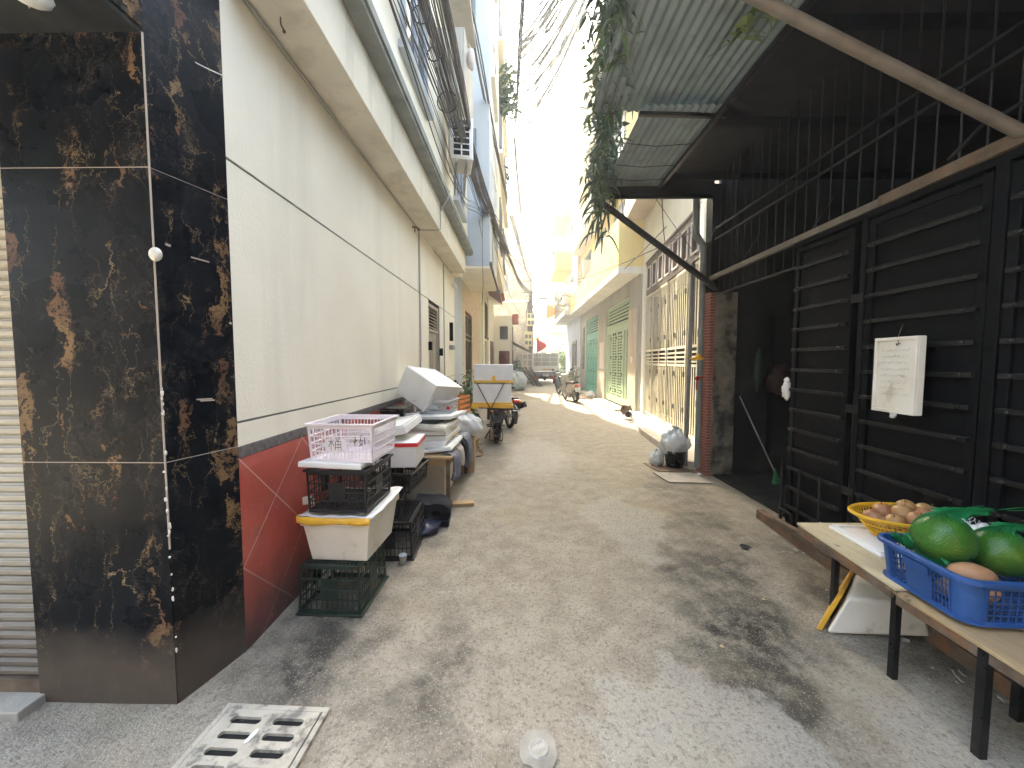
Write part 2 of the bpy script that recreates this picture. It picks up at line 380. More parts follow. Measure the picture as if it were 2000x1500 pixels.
def brickmat(name, c1, c2, mortar, sc, bw=.5, rh=.25, ms=.02, ax=(0,0,0)):
    t = NT(name)
    b = t.n('TexBrick', {'Vector': t.scaled(1,1,1,ax), 'Color1': c1, 'Color2': c2, 'Mortar': mortar, 'Scale': sc, 'Mortar Size': ms, 'Brick Width': bw, 'Row Height': rh})
    c = t.mix(t.map(t.noise(5, 6), .45, .75, 0, .5), b.outputs[0], tuple(x*.5 for x in c2))
    t.bump(b.outputs[1], .004, -1)
    return t.fin(c, .75)
m_scratch = M_('faint_scratch', (.42,.20,.17), None, .8)
m_redbrick = brickmat('red_brick', (.30,.07,.045), (.24,.055,.04), (.30,.27,.24), 4, .5, .16, .02, (R(90),0,0))
m_orbrick = brickmat('orange_tile', (.55,.24,.12), (.48,.20,.10), (.6,.5,.4), 4, .8, .3, .03, (R(90),0,R(90)))
# ================================================================== ground
mb = MB(); mb.box(-160, 160, -60, 400, -.5, 0)
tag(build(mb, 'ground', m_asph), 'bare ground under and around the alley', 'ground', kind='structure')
def road_z(x, y):
    return .012+.007*mnoise.noise((x*1.3, y*1.3, 0))+.004*mnoise.noise((x*5, y*5, 3))
mb = MB()
mb.grid(lambda u, v: (-3.5+u*7.6, .2+v*v*45, road_z(-3.5+u*7.6, .2+v*v*45)), 110, 230)
tag(build(mb, 'road', m_asph), 'worn grey asphalt alley with damp stains, painted shade and pale cement mends', 'road', kind='structure')
# loose grit
mb = MB()
rg = random.Random(3)
for i in range(2600):
    if i % 3: x = rg.uniform(-1.5, 2.4); y = rg.uniform(1.2, 5)
    else:
        y = rg.uniform(1.3, 6); x = rg.choice([-1.42+abs(rg.gauss(0, .28)), 2.45-abs(rg.gauss(0, .4))])
    r = rg.uniform(.0015, .0045) if rg.random() < .93 else rg.uniform(.005, .009)
    c = Vector((x, y, road_z(x, y)+r*.35)); vs = []
    for d in ((1,0,0), (-1,0,0), (0,1,0), (0,-1,0), (0,0,.7), (0,0,-.7)): vs.append(c+Vector(d)*r*rg.uniform(.7, 1.3))
    mb.add(vs, [(0,2,4),(2,1,4),(1,3,4),(3,0,4),(2,0,5),(1,2,5),(3,1,5),(0,3,5)])
tag(build(mb, 'gravel', m_gravel), 'loose grit scattered over the asphalt', 'gravel', kind='stuff')

def lbox(*a): m = MB(); m.box(*a); return m
# unseen house added behind the viewer to block light and darken reflections
b = thing('light_block_house', 'unseen brown house added behind the viewpoint to block light', 'house', (0, -8, 0))
for (x0, x1, h) in ((-16, -1.2, 9.5), (-1.19, 16, 11)):
    build(lbox(x0, x1, -14, -8, 0, h), 'wall', m_front, b, world=True)
for x in (-10, -5, 1, 6): build(lbox(x, x+2.6, -8.0, -7.95, 0.02, 2.8), 'shutter', m_brown, b, world=True); build(lbox(x+.3, x+2.2, -8.0, -7.96, 4.6, 6.2), 'window', m_glass, b, world=True)
# ================================================================== facade helpers
def winX(b, X, s, y0, y1, z0, z1, fm, gm=None, bars=2, sill=True):
    """window on a wall plane facing +x (s=1) or -x (s=-1)"""
    t = .06; f = MB()
    a, c = (X, X+s*.05) if s > 0 else (X-.05, X)
    for q in ((y0, y1, z0, z0+t), (y0, y1, z1-t, z1), (y0, y0+t, z0+t, z1-t), (y1-t, y1, z0+t, z1-t)): f.box(a, c, q[0], q[1], q[2], q[3])
    for k in range(1, bars):
        yy = y0+(y1-y0)*k/bars; f.box(a, c-.004, yy-.02, yy+.02, z0+t, z1-t)
    wf = build(f, 'window', fm, b, world=True)
    p = MB(); p.box(X-.004 if s > 0 else X-.012, X+.012 if s > 0 else X+.004, y0+t, y1-t, z0+t, z1-t)
    build(p, 'pane', gm or m_glass, wf).location = (0,0,0) if False else -b.location
    if sill:
        q = MB(); q.box(min(X, X+s*.1), max(X, X+s*.1), y0-.08, y1+.08, z0-.08, z0-.002); build(q, 'sill', fm, wf).location = -b.location
    return wf
def winY(b, Y, x0, x1, z0, z1, fm, gm=None):
    t = .06; f = MB()
    for q in ((x0, x1, z0, z0+t), (x0, x1, z1-t, z1), (x0, x0+t, z0+t, z1-t), (x1-t, x1, z0+t, z1-t), ((x0+x1)/2-.02, (x0+x1)/2+.02, z0+t, z1-t)):
        f.box(q[0], q[1], Y-.05, Y+.001, q[2], q[3])
    wf = build(f, 'window', fm, b, world=True)
    p = MB(); p.box(x0+t, x1-t, Y-.012, Y+.02, z0+t, z1-t); build(p, 'pane', gm or m_glass, wf).location = -b.location
    return wf
def railX(b, X, y0, y1, z0, h, m, step=.12):
    f = MB(); f.bar((X, y0, z0+h), (X, y1, z0+h), .04); f.bar((X, y0, z0+.08), (X, y1, z0+.08), .025)
    n = int((y1-y0)/step)
    for i in range(n+1):
        y = y0+(y1-y0)*i/n; f.bar((X, y, z0), (X, y, z0+h), .014)
    return build(f, 'railing', m, b, world=True)

# ================================================================== LEFT: corner shop in black marble
b = thing('corner_shop', 'corner shop clad in black marble with gold veins beside the roller shutter', 'shop', (-1.58, 1.67, 0))
CX, CY, WX, WY = -1.575, 1.67, -1.488, 2.0
def prismw(poly, z0, z1):
    m = MB(); n = len(poly)
    m.add([(x, y, z0) for x, y in poly]+[(x, y, z1) for x, y in poly],
          [tuple(range(n))[::-1], tuple(range(n, 2*n))]+[(i, (i+1) % n, n+(i+1) % n, n+i) for i in range(n)])
    return m
zs = [0, 1.148, 2.43, 3.9]
g = .0022
for i in range(3):
    z0 = zs[i]+(g if i else 0); z1 = zs[i+1]-g
    if i == 2:
        z1 = 2.98
    m = MB(); m.box(-2.225, CX-.004, CY, CY+.06, z0, z1); build(m, 'marble_panel', m_marble, b, world=True)
    m = prismw([(CX, CY+.004), (WX, WY), (WX-.06, WY), (CX-.06, CY+.03)], z0, 5.2 if i == 2 else z1)
    build(m, 'marble_panel', m_marble, b, world=True)
m = MB()
m.box(-2.225, CX-.005, CY+.0008, CY+.05, 1.148-.0021, 1.148+.0021); m.box(-2.225, CX-.005, CY+.0008, CY+.05, 2.43-.0021, 2.43+.0021)
m.add([(CX-.004, CY-.0012, .75), (CX-.0005, CY-.0012, .75), (CX+.0005, CY+.005, .75), (CX-.004, CY+.006, .75), (CX-.004, CY-.0012, 2.98), (CX-.0005, CY-.0012, 2.98), (CX+.0005, CY+.005, 2.98), (CX-.004, CY+.006, 2.98)],
      [(0,3,2,1), (4,5,6,7), (0,1,5,4), (1,2,6,5), (2,3,7,6), (3,0,4,7)])
for z in (1.148, 2.43):
    m.add([(CX, CY+.005, z-g), (WX, WY, z-g), (WX-.004, WY, z+g), (CX-.004, CY+.005, z+g)], [(0,1,2,3)])
build(m, 'white_grout', m_paint_w, b, world=True)
m = MB(); rr = random.Random(5)
for i in range(26):
    z = rr.choice([rr.uniform(.25, .9), rr.uniform(.9, 1.45), rr.uniform(1.3, 1.5)])
    m.ball((CX+rr.uniform(-.006, .004), CY+rr.uniform(-.003, .006), z), (rr.uniform(.003, .008), .004, rr.uniform(.003, .014)), 6, 5, .5, 3, i)
build(m, 'plaster_crumbs', m_foamold, b, world=True)
m = MB(); m.box(-4.5, -1.64, CY+.062, 2.0, 0, 9); m.box(-4.5, CX-.1, CY+.06, CY+.5, 2.98, 9); build(m, 'wall', m_dwall, b, world=True)
m = MB(); m.box(-4.5, CX-.012, .55, CY+.055, 2.98, 3.0); build(m, 'soffit', m_dwall, b, world=True)
m = MB(); m.box(-4.5, CX-.003, .55, CY+.002, 3.004, 3.9); build(m, 'marble_canopy', m_marble, b, world=True)
# chips and scratches on the marble
m = MB()
def onside(u, z, d=.002):   # u 0..1 along the splayed side
    return (CX+(WX-CX)*u+d, CY+.004+(WY-CY)*u-d*.3, z)
for (u, z, l) in ((.55, 2.09, .12), (.52, 1.418, .11), (.56, 1.41, .1), (.15, 2.12, .03), (.95, 1.8, .02)):
    m.bar(onside(u-l, z), onside(u+l, z-.003), .003, .006 if l > .05 else .01)
build(m, 'scratches', m_paint_w, b, world=True)

# roller shutter and step
b = thing('roller_shutter', 'cream slatted roller shutter pulled down left of the black marble', 'shutter', (-3.2, 1.72, 0))
m = MB(); z = .12; k = 0
while z < 2.9:
    m.prism([(CY+.030, z), (CY+.018, z+.012), (CY+.016, z+.030), (CY+.028, z+.0425), (CY+.05, z+.0425), (CY+.05, z)], -4.4, -2.232)
    z += .044
t = NT('dusty_shutter')
zz = t.n('SeparateXYZ', {0: t.tc.outputs['Object']}).outputs[2]
c = t.mix(t.map(t.noise(3, 6), .3, .7), (.47,.44,.37), (.38,.355,.29))
c = t.mix(t.map(t.math('ADD', zz, t.math('MULTIPLY', t.noise(2.5, 6), .4)), 1.15, .45, 0, .92), c, (.10,.08,.062))
c = t.mix(t.map(t.math('MODULO', t.math('ADD', zz, 10-.12), .044), .0, .007, .75, 0), c, (.12,.10,.08))
m_shut = t.fin(c, .6)
build(m, 'slats', m_shut, b, world=True)
m = MB(); m.box(-4.4, -2.232, CY+.005, CY+.06, .055, .118); build(m, 'bottom_bar', m_rust, b, world=True)
m = MB(); m.box(-4.4, -2.20, 1.57, 1.86, .0, .055)
single(m, 'doorstep', m_conc, 'low concrete doorstep under the cream roller shutter', 'step', bevel=.006)
# spot lamp and its cable, round bell
b = thing('spot_lamp', 'round white lamp hanging from the dark soffit at top left', 'lamp', (-1.74, 1.45, 2.98))
m = MB(); m.tube([(0,0,0), (0,0,-.03), (.01,-.02,-.05)], .012, 10); build(m, 'stem', m_cream_metal, b)
m = MB(); m.M = Matrix.Translation((0,-.03,-.062)) @ Euler((R(25), R(35), 0)).to_matrix().to_4x4()
m.lathe([(0,.03), (.03,.028), (.055,.012), (.062,-.008), (.052,-.03), (.03,-.042), (0,-.046)], n=24)
build(m, 'lamp_head', m_foam, b)
m = MB(); m.ball((0,0,0), (.026, .018, .030), 20, 14)
b = single(m, 'door_bell', m_cream_metal, 'oval white bell fixed to the marble corner at eye level', 'bell', (CX+.018, CY-.012, 2.06))
m = MB(); P = []
for i in range(17):
    u = i/16; P.append((-1.74+.28*u, 1.55+.42*u, 3.08-.16*math.sin(u*2.2)*.35-.02*u))
P = [(-1.86, 1.5, 3.0), (-1.84, 1.5, 2.93), (-1.82, 1.5, 2.955), (-1.79,1.52,3.0)]+P
m.tube(P, .0026, 6)
single(m, 'thin_white_cable', m_cream_metal, 'thin white cable sagging across the top of the black marble', 'cable')

# ================================================================== LEFT: cream building
b = thing('cream_building', 'long cream rendered building with red diamond dado on the left', 'building', (-1.49, 2.0, 0))
LX = -1.49; Y0, Y1 = 2.001, 9.1
DY0, DY1, DZ = 6.45, 7.38, 2.62
def wallband(z0, z1, X0=-3.6, X1=LX, mat=m_cream, name='wall'):
    m = MB()
    if z0 < DZ:
        m.box(X0, X1, Y0, DY0, z0, z1); m.box(X0, X1, DY1, Y1, z0, z1)
    else: m.box(X0, X1, Y0, Y1, z0, z1)
    return build(m, name, mat, b, world=True)
m = MB()
m.box(-3.6, LX-.012, Y0, DY0-.002, 0, 3.56); m.box(-3.6, LX-.012, DY1+.002, Y1, 0, 3.56); m.box(-3.6, LX-.2, DY0-.002, DY1+.002, 0, 3.56); m.box(-3.6, LX-.012, DY0-.002, DY1+.002, DZ+.05, 3.56)
build(m, 'groove_backing', m_ledge, b, world=True)
wallband(1.145, 1.268, LX-.011); wallband(1.282, 2.64, LX-.011) if False else None
m = MB(); m.box(LX-.011, LX, Y0, DY0, 1.282, 2.632); m.box(LX-.011, LX, DY1, Y1, 1.282, 2.632)
m.box(LX-.011, LX, Y0, Y1, 2.648, 3.568)
build(m, 'wall', m_cream, b, world=True)
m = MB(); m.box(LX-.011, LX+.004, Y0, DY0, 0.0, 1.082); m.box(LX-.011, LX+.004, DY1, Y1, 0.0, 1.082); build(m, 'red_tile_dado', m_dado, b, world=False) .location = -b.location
m = MB(); m.box(LX-.011, LX+.008, Y0, DY0, 1.084, 1.143); m.box(LX-.011, LX+.008, DY1, Y1, 1.084, 1.143); build(m, 'granite_band', m_granite, b, world=True, bevel=.002)
# beam and ledge
m = MB(); m.box(-3.6, -1.17, Y0, 8.72, 3.57, 4.0); build(m, 'beam', m_beam, b, world=True, bevel=.006)
m = MB(); m.box(-1.35, -1.04, Y0, 8.9, 4.003, 4.035); m.box(-1.35, -1.02, Y0, 8.95, 4.037, 4.12); m.box(-1.35,-1.06,Y0,8.9,4.122,4.15); build(m, 'ledge', m_ledge, b, world=True, bevel=.004)
m = MB(); m.box(-3.6, -1.17, Y0, Y1, 4.15, 13.5); m.box(-3.6,-1.30,8.72,Y1,3.57,4.15); build(m, 'upper_wall', m_cream, b, world=True)
m = MB(); m.box(-1.17, -1.10, 2.2, 9.1, 7.2, 7.32); m.box(-1.17, -1.10, 2.2, 9.1, 10.4, 10.52); build(m, 'string_course', m_ledge, b, world=True)
winX(b, -1.17, 1, 4.0, 5.0, 4.75, 6.1, m_blue); winX(b, -1.17, 1, 7.2, 8.2, 4.6, 6.0, m_blue)
winX(b, -1.17, 1, 4.4, 5.5, 8.0, 9.5, m_bgrey); winX(b, -1.17, 1, 7.0, 8.2, 8.0, 9.5, m_bgrey)
m = MB(); m.box(-1.17, -.95, 3.9, 5.1, 6.2, 6.27); m.box(-1.17, -.95, 7.1, 8.3, 6.1, 6.17); build(m, 'window_hood', m_bgrey, b, world=True)
# wood door with louvred top
m = MB()
for q in ((DY0, DY0+.05, .1, 2.6), (DY1-.05, DY1, .1, 2.6)): m.box(LX-.11, LX-.03, *q)
m.box(LX-.11, LX-.03, DY0+.05, DY1-.05, 2.55, 2.6); m.box(LX-.11, LX-.03, DY0+.05, DY1-.05, 2.12, 2.17)
for i in range(6):
    m.obox((LX-.07, (DY0+DY1)/2, 2.215+i*.058), (.07, DY1-DY0-.11, .012), (0, R(35), 0))
fr = build(m, 'door_frame', m_pearwood, b, world=True)
ym = (DY0+DY1)/2
for (ya, yb) in ((DY0+.052, ym-.003), (ym+.003, DY1-.052)):
    m = MB(); m.box(LX-.10, LX-.06, ya, yb, .1, 2.115)
    for (za, zb) in ((.2, .9), (1.0, 2.0)):
        m.box(LX-.062, LX-.052, ya+.07, ya+.085, za, zb); m.box(LX-.062, LX-.052, yb-.085, yb-.07, za, zb)
        m.box(LX-.062, LX-.052, ya+.085, yb-.085, za, za+.015); m.box(LX-.062, LX-.052, ya+.085, yb-.085, zb-.015, zb)
    dr = build(m, 'door', m_pearwood, b, world=True)
m = MB(); m.bar((LX-.04, ym+.06, 1.0), (LX-.04, ym+.06, 1.25), .02, .02); build(m, 'handle', m_gate, dr).location = -b.location
for yy, zz_ in ((DY0-.01, 1.86), (DY1-.02, 1.78)):
    m = MB(); m.box(LX-.0, LX+.06, yy-.03, yy+.02, zz_-.07, zz_+.07); build(m, 'hinge_box', m_dark, b, world=True)
# conduits on the wall
m = MB()
m.tube([(-1.475, Y0+.05, 3.55), (-1.474, 3.2, 3.552), (-1.47, 3.25, 3.54), (-1.474, 4.1, 3.553), (-1.472, 5.85, 3.55)], .011, 8)
m.tube([(-1.475, 5.85, 3.56), (-1.2, 5.85, 3.556), (-1.158, 5.86, 3.575), (-1.158, 5.9, 3.99)], .010, 8)
m.tube([(-1.476, 5.83, 3.56), (-1.476, 5.83, .9)], .011, 8); m.tube([(-1.476, 5.86, 3.5), (-1.476, 5.87, 1.6)], .008, 8)
m.tube([(-1.474, 6.9, 3.55), (-1.474, 8.66, 3.552)], .010, 8); m.tube([(-1.478, 7.75, 3.55), (-1.478, 7.76, 1.3)], .012, 8)
m.tube([(-1.02, 5.9, 4.15), (-1.03, 5.8, 4.0), (-1.155, 5.88, 3.85)], .012, 8)
tag(build(m, 'conduit', m_cableg), 'grey conduits clipped under the beam and down the cream wall', 'pipe')
m = MB(); m.cyl((-1.49, 5.52, 3.50), (-1.40, 5.5, 3.47), .012, 8); m.ball((-1.395, 5.5, 3.45), .02, 8, 6); m.cyl((-1.45, 5.51, 3.49), (-1.45, 5.51, 3.42), .008, 6)
single(m, 'wall_bracket', m_rust, 'small rusty bracket on the cream wall under the beam', 'bracket')
m = MB(); m.bar((-1.36, 2.30, 3.57), (-1.36, 2.30, 3.53), .006); m.bar((-1.36, 2.30, 3.53), (-1.345, 2.305, 3.50), .008); m.ball((-1.345, 2.305, 3.495), .010, 8, 6, .3)
single(m, 'soffit_hook', m_rust, 'rusty hook hanging under the beam near the marble column', 'hook')
m = MB(); m.box(-1.49, -1.40, 8.72, 8.86, 3.30, 3.36); m.box(-1.43, -1.37, 8.60, 8.74, 3.24, 3.31)
single(m, 'security_camera', m_cream_metal, 'small white camera at the far end of the cream wall', 'camera')
m = MB(); m.box(-1.49, -1.42, 8.42, 8.5, 2.05, 2.45); single(m, 'wall_lamp_box', m_dark, 'slim dark box high on the cream wall past the door', 'box')
m = MB(); m.box(-1.49, -1.39, 8.35, 8.6, 1.86, 1.95); single(m, 'small_wall_shelf', m_alu, 'small metal shelf box on the cream wall past the door', 'shelf', bevel=.004)

# air conditioner above the ledge
def aircon(label, loc, rz, group='air conditioners on the walls', w_=.80, h_=.56, d_=.29):
    mr = .20 if w_ > .5 else .05
    a = thing('air_conditioner', label, 'air conditioner', loc, rz, group)   # front faces local +x
    m = MB(); m.box(0, d_, -w_/2, w_/2, 0, h_); build(m, 'casing', m_cream_metal, a, bevel=.012)
    m = MB(); m.box(d_-.01, d_+.004, -w_/2+.05, w_/2-mr, .04, h_-.04); build(m, 'fan_recess', m_dark, a)
    m = MB(); y0, y1 = -w_/2+.05, w_/2-mr
    for i in range(7): z = .04+(h_-.08)*i/6; m.box(d_+.004, d_+.014, y0, y1, z-.009, z+.009)
    for i in range(3): y = y0+(y1-y0)*i/2; m.box(d_+.005, d_+.018, y-.010, y+.010, .03, h_-.03)
    build(m, 'grille', m_cream_metal, a)
    m = MB()
    for y in (-w_/2+.1, w_/2-.1):
        m.bar((-.1, y, -.03), (d_+.02, y, -.03), .035); m.bar((-.1, y, -.28), (d_, y, -.05), .025); m.bar((-.1, y, -.3), (-.1, y, 0), .03)
    build(m, 'bracket', m_alu, a); return a
ac = aircon('air conditioner on brackets just above the ledge of the cream building', (-.965, 6.55, 4.70), R(-78), w_=.36, h_=.62, d_=.5)
b = thing('box_balcony', 'pale grey box balcony with a cloth bag above the left air conditioner', 'balcony', (-1.17, 6.35, 5.5))
m = MB(); m.box(0, .4, -.55, .55, 0, .05); m.box(.36, .4, -.55, .55, .05, .9); m.box(0, .36, -.55, -.51, .05, .9); m.box(0, .36, .51, .55, .05, .9); build(m, 'parapet', m_greyw, b, bevel=.004)
m = MB(); m.box(0, .45, -.6, .6, 1.5, 1.56); build(m, 'hood', m_greyw, b)
m = MB(); m.ball((.46, -.25, .68), (.06, .09, .14), 12, 10, .35, 3, 4); m.tube([(.42,-.25,.9), (.47,-.25,.8)], .008, 6)
single(m, 'cloth_bag', m_ragp, 'pale cloth bag hung over the edge of the grey box balcony', 'bag', (-1.17, 6.35, 5.5))

# ================================================================== LEFT: blue house with jetty, orange tiled ground floor
b = thing('blue_house', 'pale blue house with overhanging upper floors and orange tiled ground floor', 'house', (-1.49, 9.1, 0))
m = MB(); m.box(-4, LX, 9.104, 10.45, 0, 3.78); build(m, 'wall', m_blue, b, world=True)
m = MB(); m.box(-4, -.65, 9.104, 12.1, 3.84, 19.0); build(m, 'upper_wall', m_blue, b, world=True)
m = MB(); m.box(-4, -.66, 9.12, 12.08, 3.78, 3.838); build(m, 'jetty_soffit', m_cream, b, world=True)
m = MB(); m.box(-.66, -.60, 9.09, 12.1, 3.84, 3.92); build(m, 'jetty_trim', m_brown, b, world=True)
m = MB(); m.box(-4, LX+.002, 10.45, 11.0, 0, 3.78); m.box(-4, LX+.002, 12.6, 15.2, 0, 3.78) ; m.box(-4, LX+.002, 11.0, 12.6, 3.05, 3.78); m.box(-4,LX-.3,11,12.6,0,3.05); m.box(-4,-1.49,12.1,15.2,3.78,4.6)
build(m, 'orange_tile_wall', m_orbrick, b, world=True)
def bargate(b, X, s, y0, y1, z0, z1, mat, name='gate', n=9):
    m = MB(); th = .035
    for q in ((y0, y0+.05), (y1-.05, y1), ((y0+y1)/2-.03, (y0+y1)/2+.03)): m.box(X-th/2, X+th/2, q[0], q[1], z0, z1)
    for zq in (z0, z1-.05, z0+(z1-z0)*.36, z0+(z1-z0)*.42, z0+(z1-z0)*.74, z0+(z1-z0)*.79): m.box(X-th/2+.002, X+th/2-.002, y0+.05, y1-.05, zq, zq+.045)
    for i in range(1, n*2):
        y = y0+(y1-y0)*i/(n*2); m.box(X-.012, X+.012, y-.012, y+.012, z0, z1)
    return build(m, name, mat, b, world=True)
bargate(b, LX-.06, 1, 11.03, 12.57, .05, 3.0, m_gate)
for z in (6.0, 9.2, 12.4): winY(b, 9.1, -1.35, -.95, z, z+.9, m_bgrey)
for z in (4.6, 7.8, 11.0, 14.2): winX(b, -.65, 1, 9.7, 11.3, z+.7, z+1.9, m_cream_metal)

# cream tube house further on
b = thing('narrow_house', 'narrow cream house with jutting upper floors behind the blue house', 'house', (-1.49, 15.2, 0))
m = MB(); m.box(-4, -1.45, 15.202, 23.6, 0, 5.0); build(m, 'wall', m_cream, b, world=True)
m = MB(); m.box(-4, -.62, 12.104, 19.0, 4.62, 19.5); m.box(-4, -.9, 19.0, 23.6, 5.004, 19.0); build(m, 'upper_wall', m_cream, b, world=True)
for z in (8, 11.3, 14.6):
    build(lbox(-.62, -.45, 12.2, 18.9, z, z+.12), 'floor_band', m_white, b, world=True); build(lbox(-.9, -.6, 19.1, 23.5, z, z+.1), 'floor_band', m_white, b, world=True)
for y in (15.4, 18.2): build(lbox(-1.45, -1.38, y, y+.2, 0, 4.6), 'pilaster', m_white, b, world=True)
for z in (5.6, 8.8, 12.0, 15.2):
    winX(b, -.62, 1, 13.2, 14.6, z, z+1.5, m_bgrey); winX(b, -.62, 1, 16.2, 17.6, z, z+1.5, m_bgrey); winX(b, -.9, 1, 20.4, 22.0, z, z+1.4, m_bgrey)
m = MB(); m.box(-1.50, -1.41, 17.0, 18.0, .05, 2.5); build(m, 'door', m_pearwood, b, world=True)
winX(b, -1.45, 1, 17.0, 18.0, 2.7, 4.2, m_brown)
m = MB(); m.box(-1.50, -1.41, 20.4, 22.4, .05, 2.7); build(m, 'door', m_maroon, b, world=True)
b = thing('metal_awning_box', 'grey metal window box with sloped underside over the alley', 'window box', (-1.45, 16.6, 4.2))
m = MB(); m.add([(0,-1,0.55), (.75,-1,0), (.75,1,0), (0,1,0.55), (0,-1,.75), (.75,-1,.25), (.75,1,.25), (0,1,.75)], [(0,3,2,1), (4,5,6,7), (0,1,5,4), (1,2,6,5), (2,3,7,6), (3,0,4,7)])
build(m, 'sheet', m_bgrey, b)
m = MB()
for i in range(5): y = -1+i*.5; m.bar((0,y,.54), (.76,y,-.012), .03)
m.bar((.76,-1,.13), (.76,1,.13), .26, .02); build(m, 'frame', m_redroof, b)

# red shop front, stained block and tower
b = thing('red_shop', 'small shop with red tin awning and maroon door on the left', 'shop', (-1.2, 24, 0))
m = MB(); m.box(-4, -.35, 23.7, 27.6, 0, 4.4); build(m, 'wall', m_cream, b, world=True)
m = MB(); m.box(-.34, .05, 23.75, 25.3, 4.0, 4.5); build(m, 'sign_board', m_redroof, b, world=True)
m = MB(); m.box(-.36, -.30, 24.4, 26.0, 0.05, 2.3); build(m, 'door', m_maroon, b, world=True)
winY(b, 23.7, -1.1, -.6, 2.95, 3.75, m_brown)
m = MB(); m.box(-1.15, -.5, 23.64, 23.70, .05, 2.25); build(m, 'door', m_maroon, b, world=True)
winX(b, -.35, 1, 24.6, 25.8, 2.9, 3.8, m_brown)
m = MB()
for i in range(14):
    y = 23.4+i*.32; m.prism([(-.4, 2.86), (.75, 2.25+.02*(i % 2)), (.75, 2.23+.02*(i % 2)), (-.4, 2.84)], y, y+.2 if i % 2 else y+.32, 'Y')
build(m, 'tin_awning', m_rust, b, world=True)
b = thing('stained_block', 'tall stained beige block with a tower closing the view on the left', 'building', (-.5, 29, 0))
m = MB(); m.box(-5, .95, 29, 36, 0, 12.4); build(m, 'wall', m_stain, b, world=True)
m = MB(); m.box(-.45, 1.05, 30, 34, 12.402, 17.2); build(m, 'tower', m_stain, b, world=True)
m = MB(); m.add([(-.6,29.8,17.2), (1.2,29.8,17.2), (1.2,34.2,17.2), (-.6,34.2,17.2), (.3,32,18.2)], [(0,3,2,1), (0,1,4), (1,2,4), (2,3,4), (3,0,4)]); build(m, 'tower_roof', m_redroof, b, world=True)
for z in (6.0, 9.2, 12.25): build(lbox(-5, 1.12, 28.9, 36, z, z+.15), 'floor_band', m_white, b, world=True)
for z in (2.9, 6.8, 10.0): winY(b, 29, -1.6, -.7, z, z+1.3, m_bgrey); 
for z in (10.2,): winY(b, 29, -.1, .45, z, z+1.5, m_bgrey)
winY(b, 30, .2, .7, 14.2, 15.4, m_bgrey)
m = MB(); m.bar((-.6, 29.4, 13.4), (1.2, 29.4, 13.4), .05); m.bar((-.6, 29.4, 12.9), (1.2, 29.4, 12.9), .03)
for i in range(13): m.bar((-.6+i*.15, 29.4, 12.4), (-.6+i*.15, 29.4, 13.4), .02)
build(m, 'roof_railing', m_cream_metal, b, world=True)

# far end of the alley
b = thing('pale_green_house', 'pale green house at the far right end of the alley', 'house', (4.5, 36, 0))
m = MB(); m.box(3.1, 10, 35, 42, 0, 6.6); build(m, 'wall', m_pgreen, b, world=True)
m = MB(); m.box(3.0, 10.1, 34.8, 35.0, 4.1, 4.25); m.box(3.0, 10.1, 34.8, 42, 6.6, 6.75); build(m, 'ledge', m_yellow, b, world=True)
winY(b, 35, 4.4, 5.3, 4.6, 5.8, m_bgrey); winY(b, 35, 4.3, 5.1, 1.2, 2.6, m_bgrey)
b = thing('far_shutter_house', 'distant grey house with stacked slatted balconies at the alley end', 'house', (2.5, 44, 0))
m = MB(); m.box(2.6, 6, 44, 50, 0, 7.6); build(m, 'wall', m_greyw, b, world=True)
for k in range(5):
    m = MB(); m.box(2.4, 4.3, 43.6, 44, .9+k*1.35, 1.0+k*1.35); 
    for i in range(9): m.box(2.45+i*.2, 2.50+i*.2, 43.62, 43.66, 1.0+k*1.35, 1.6+k*1.35)
    build(m, 'balcony', m_bgrey, b, world=True)
b = thing('far_block', 'pale block at the very end of the alley', 'building', (0, 60, 0))
m = MB(); m.box(-8, 3, 58, 64, 0, 5.5); build(m, 'wall', m_white, b, world=True)
m = MB(); m.box(-8, 3, 57.9, 58, 2.7, 2.85); build(m, 'ledge', m_ledge, b, world=True)
for x in (-1, .4, 1.7): winY(b, 58, x, x+.8, 3.4, 4.6, m_bgrey)

# utility pole with meter boxes
b = thing('utility_pole', 'concrete utility pole loaded with cables left of the red flag', 'pole', (.98, 28.2, 0))
m = MB(); m.add([(-.17,-.14,0), (.17,-.14,0), (.17,.14,0), (-.17,.14,0), (-.11,-.09,9), (.11,-.09,9), (.11,.09,9), (-.11,.09,9)], [(0,3,2,1), (4,5,6,7), (0,1,5,4), (1,2,6,5), (2,3,7,6), (3,0,4,7)])
build(m, 'post', m_conc, b)
m = MB(); m.bar((-.7,0,6.6), (.7,0,6.6), .08); m.bar((-.6,0,7.4), (.6,0,7.4), .08); m.bar((-.1,0,5.0),(1.1,-.3,4.9),.05); build(m, 'cross_arm', m_rust, b)
m = MB(); rr = random.Random(9)
for i in range(22):
    x = rr.uniform(-.3, .25); z1 = rr.uniform(5.6, 6.6); z0 = rr.uniform(1.8, 4.5)
    m.tube([(x*.5,-.16,z1), (x+rr.uniform(-.1,.1),-.2,(z0+z1)/2), (x*.8,-.17,z0)], .018, 5)
for i in range(5):
    m.torus((rr.uniform(-.2,.2), -.25, rr.uniform(5.2,6.3)), rr.uniform(.15,.28), .02, 'Y', 16, 5)
build(m, 'cable_tangle', m_cable, b)
